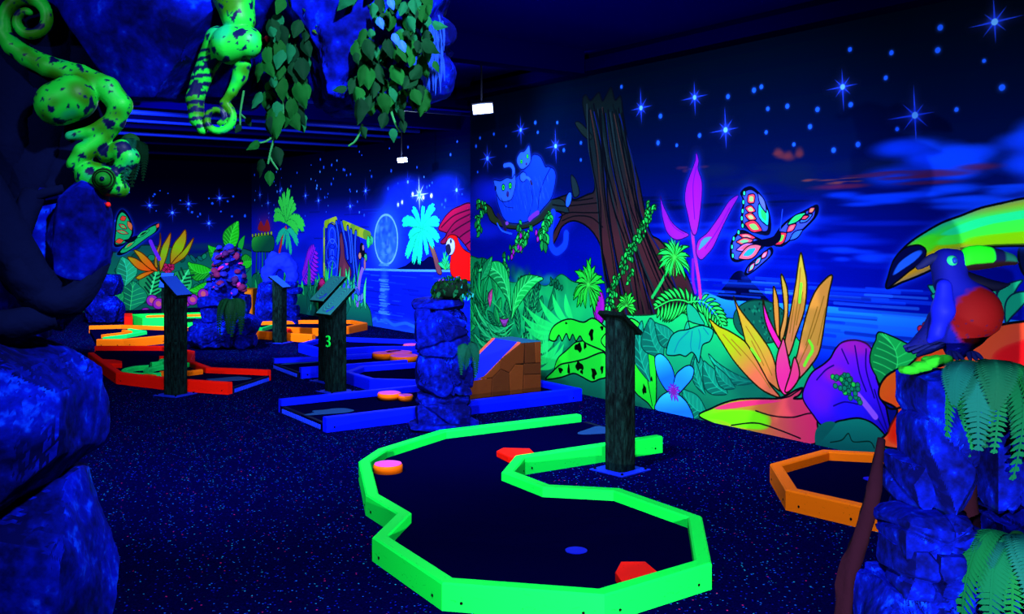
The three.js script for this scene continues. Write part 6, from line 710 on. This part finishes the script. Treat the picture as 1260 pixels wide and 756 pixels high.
function fern(label, pos, n, size, a0, a1, seed, kinds = [0, 1, 2], mats = FM) { const t = thing('fern', label, 'fern', pos, YAW), r = rng(seed); for (let i = 0; i < n; i++) { const f = part('frond', fronds[kinds[i % kinds.length]], mats[(r() * mats.length) | 0], t); f.rotation.set(0, lerp(a0, a1, (i + 0.5) / n) + (r() - 0.5) * 0.2, 0); f.rotation.x = 0.1 + 0.3 * r(); f.rotation.order = 'YXZ'; f.scale.setScalar(size * (0.75 + 0.5 * r())); } part('crown', new THREE.IcosahedronGeometry(0.03, 1), matte(0x0a3a1c, 0.9), t); return t; }
fern('large drooping fern spilling from the top of the toucan tower', [3.31,1.03,-1.869], 16, 0.3, -1.5, 1.5, 5, [0, 1, 2, 1]); fern('fern in the lower right corner of the toucan tower', [3.284,0.463,-1.741], 12, 0.34, -1.7, 1.0, 6, [0, 1, 2]);
fern('small dark fern tucked behind the middle rock tower', [3.947,0.649,-6.328], 8, 0.2, -0.6, 2.4, 8, [1, 1], [FM[1]]); fern('limp dark fern draped over the crusted rock tower', [4.105,0.649,-12.116], 9, 0.36, -1.2, 1.4, 9, [1], [LV[3], LV[1]]); fern('spiky dark tuft beside the crusted rock tower', [5.264,0,-14.598], 9, 0.26, 0, 6, 10, [2], [LV[3]]); fern('grey green fern beside the chameleon head', [0.728,1.773,-3.083], 7, 0.12, -0.8, 1.6, 12, [1], [LV[3], FM[1]]);
{ // moss tuft on the toucan tower's shoulder
  const t = thing('moss_tuft', 'bright green moss tuft at the toucan foot', 'moss', [3.214,1.028,-2.032], YAW), r = rng(3), m = matte(0x1a8a1c, 0.9); for (const [x, y, s] of [[-0.06, -0.012, 0.03], [-0.02, 0, 0.03], [0.03, 0.012, 0.036], [0.06, 0.02, 0.03]]) { const g = rockGeo(s * 2.4, s, s * 1.6, (x * 1000 + 99) | 0, { seg: 10, rough: 0.14, freq: 20, round: 0.8 }); part('moss_clump', g, m, t).position.set(x, y - 0.02, 0); }
}
{ // bushy plant on the middle tower
  const t = thing('bushy_plant', 'bushy small-leaved plant with tiny violet blooms on the middle rock tower', 'plant', [3.886,1.044,-6.431], YAW), r = rng(44), dk = [LV[3], LV[1], LV[0], LV[4]], bloom = matte(0x5a20a0, 0.6), teal = matte(0x0e7a7a, 0.6); part('mound', rockGeo(0.26, 0.14, 0.24, 9, { seg: 12, round: 0.8, rough: 0.1 }), matte(0x03120c, 0.95), t).position.y = -0.05;
  for (let i = 0; i < 110; i++) { const a = r() * 6.28, e = Math.acos(1 - r() * 1.15), R = 0.13, l = part(i % 9 === 0 ? 'bloom' : 'leaf', hearts[i % 3], i % 9 === 0 ? bloom : i % 7 === 0 ? teal : dk[i % 4], t); l.position.set(Math.sin(e) * Math.cos(a) * R * 1.15, Math.cos(e) * R + 0.0, Math.sin(e) * Math.sin(a) * R); l.scale.setScalar(i % 9 === 0 ? 0.022 : 0.05); l.rotation.set((r() - 0.5) * 1.6, r() * 6, (r() - 0.5) * 1.6); }
}
scene.traverse((o) => { if (o.isMesh) o.castShadow = o.receiveShadow = true; });
renderer.render(scene, camera);
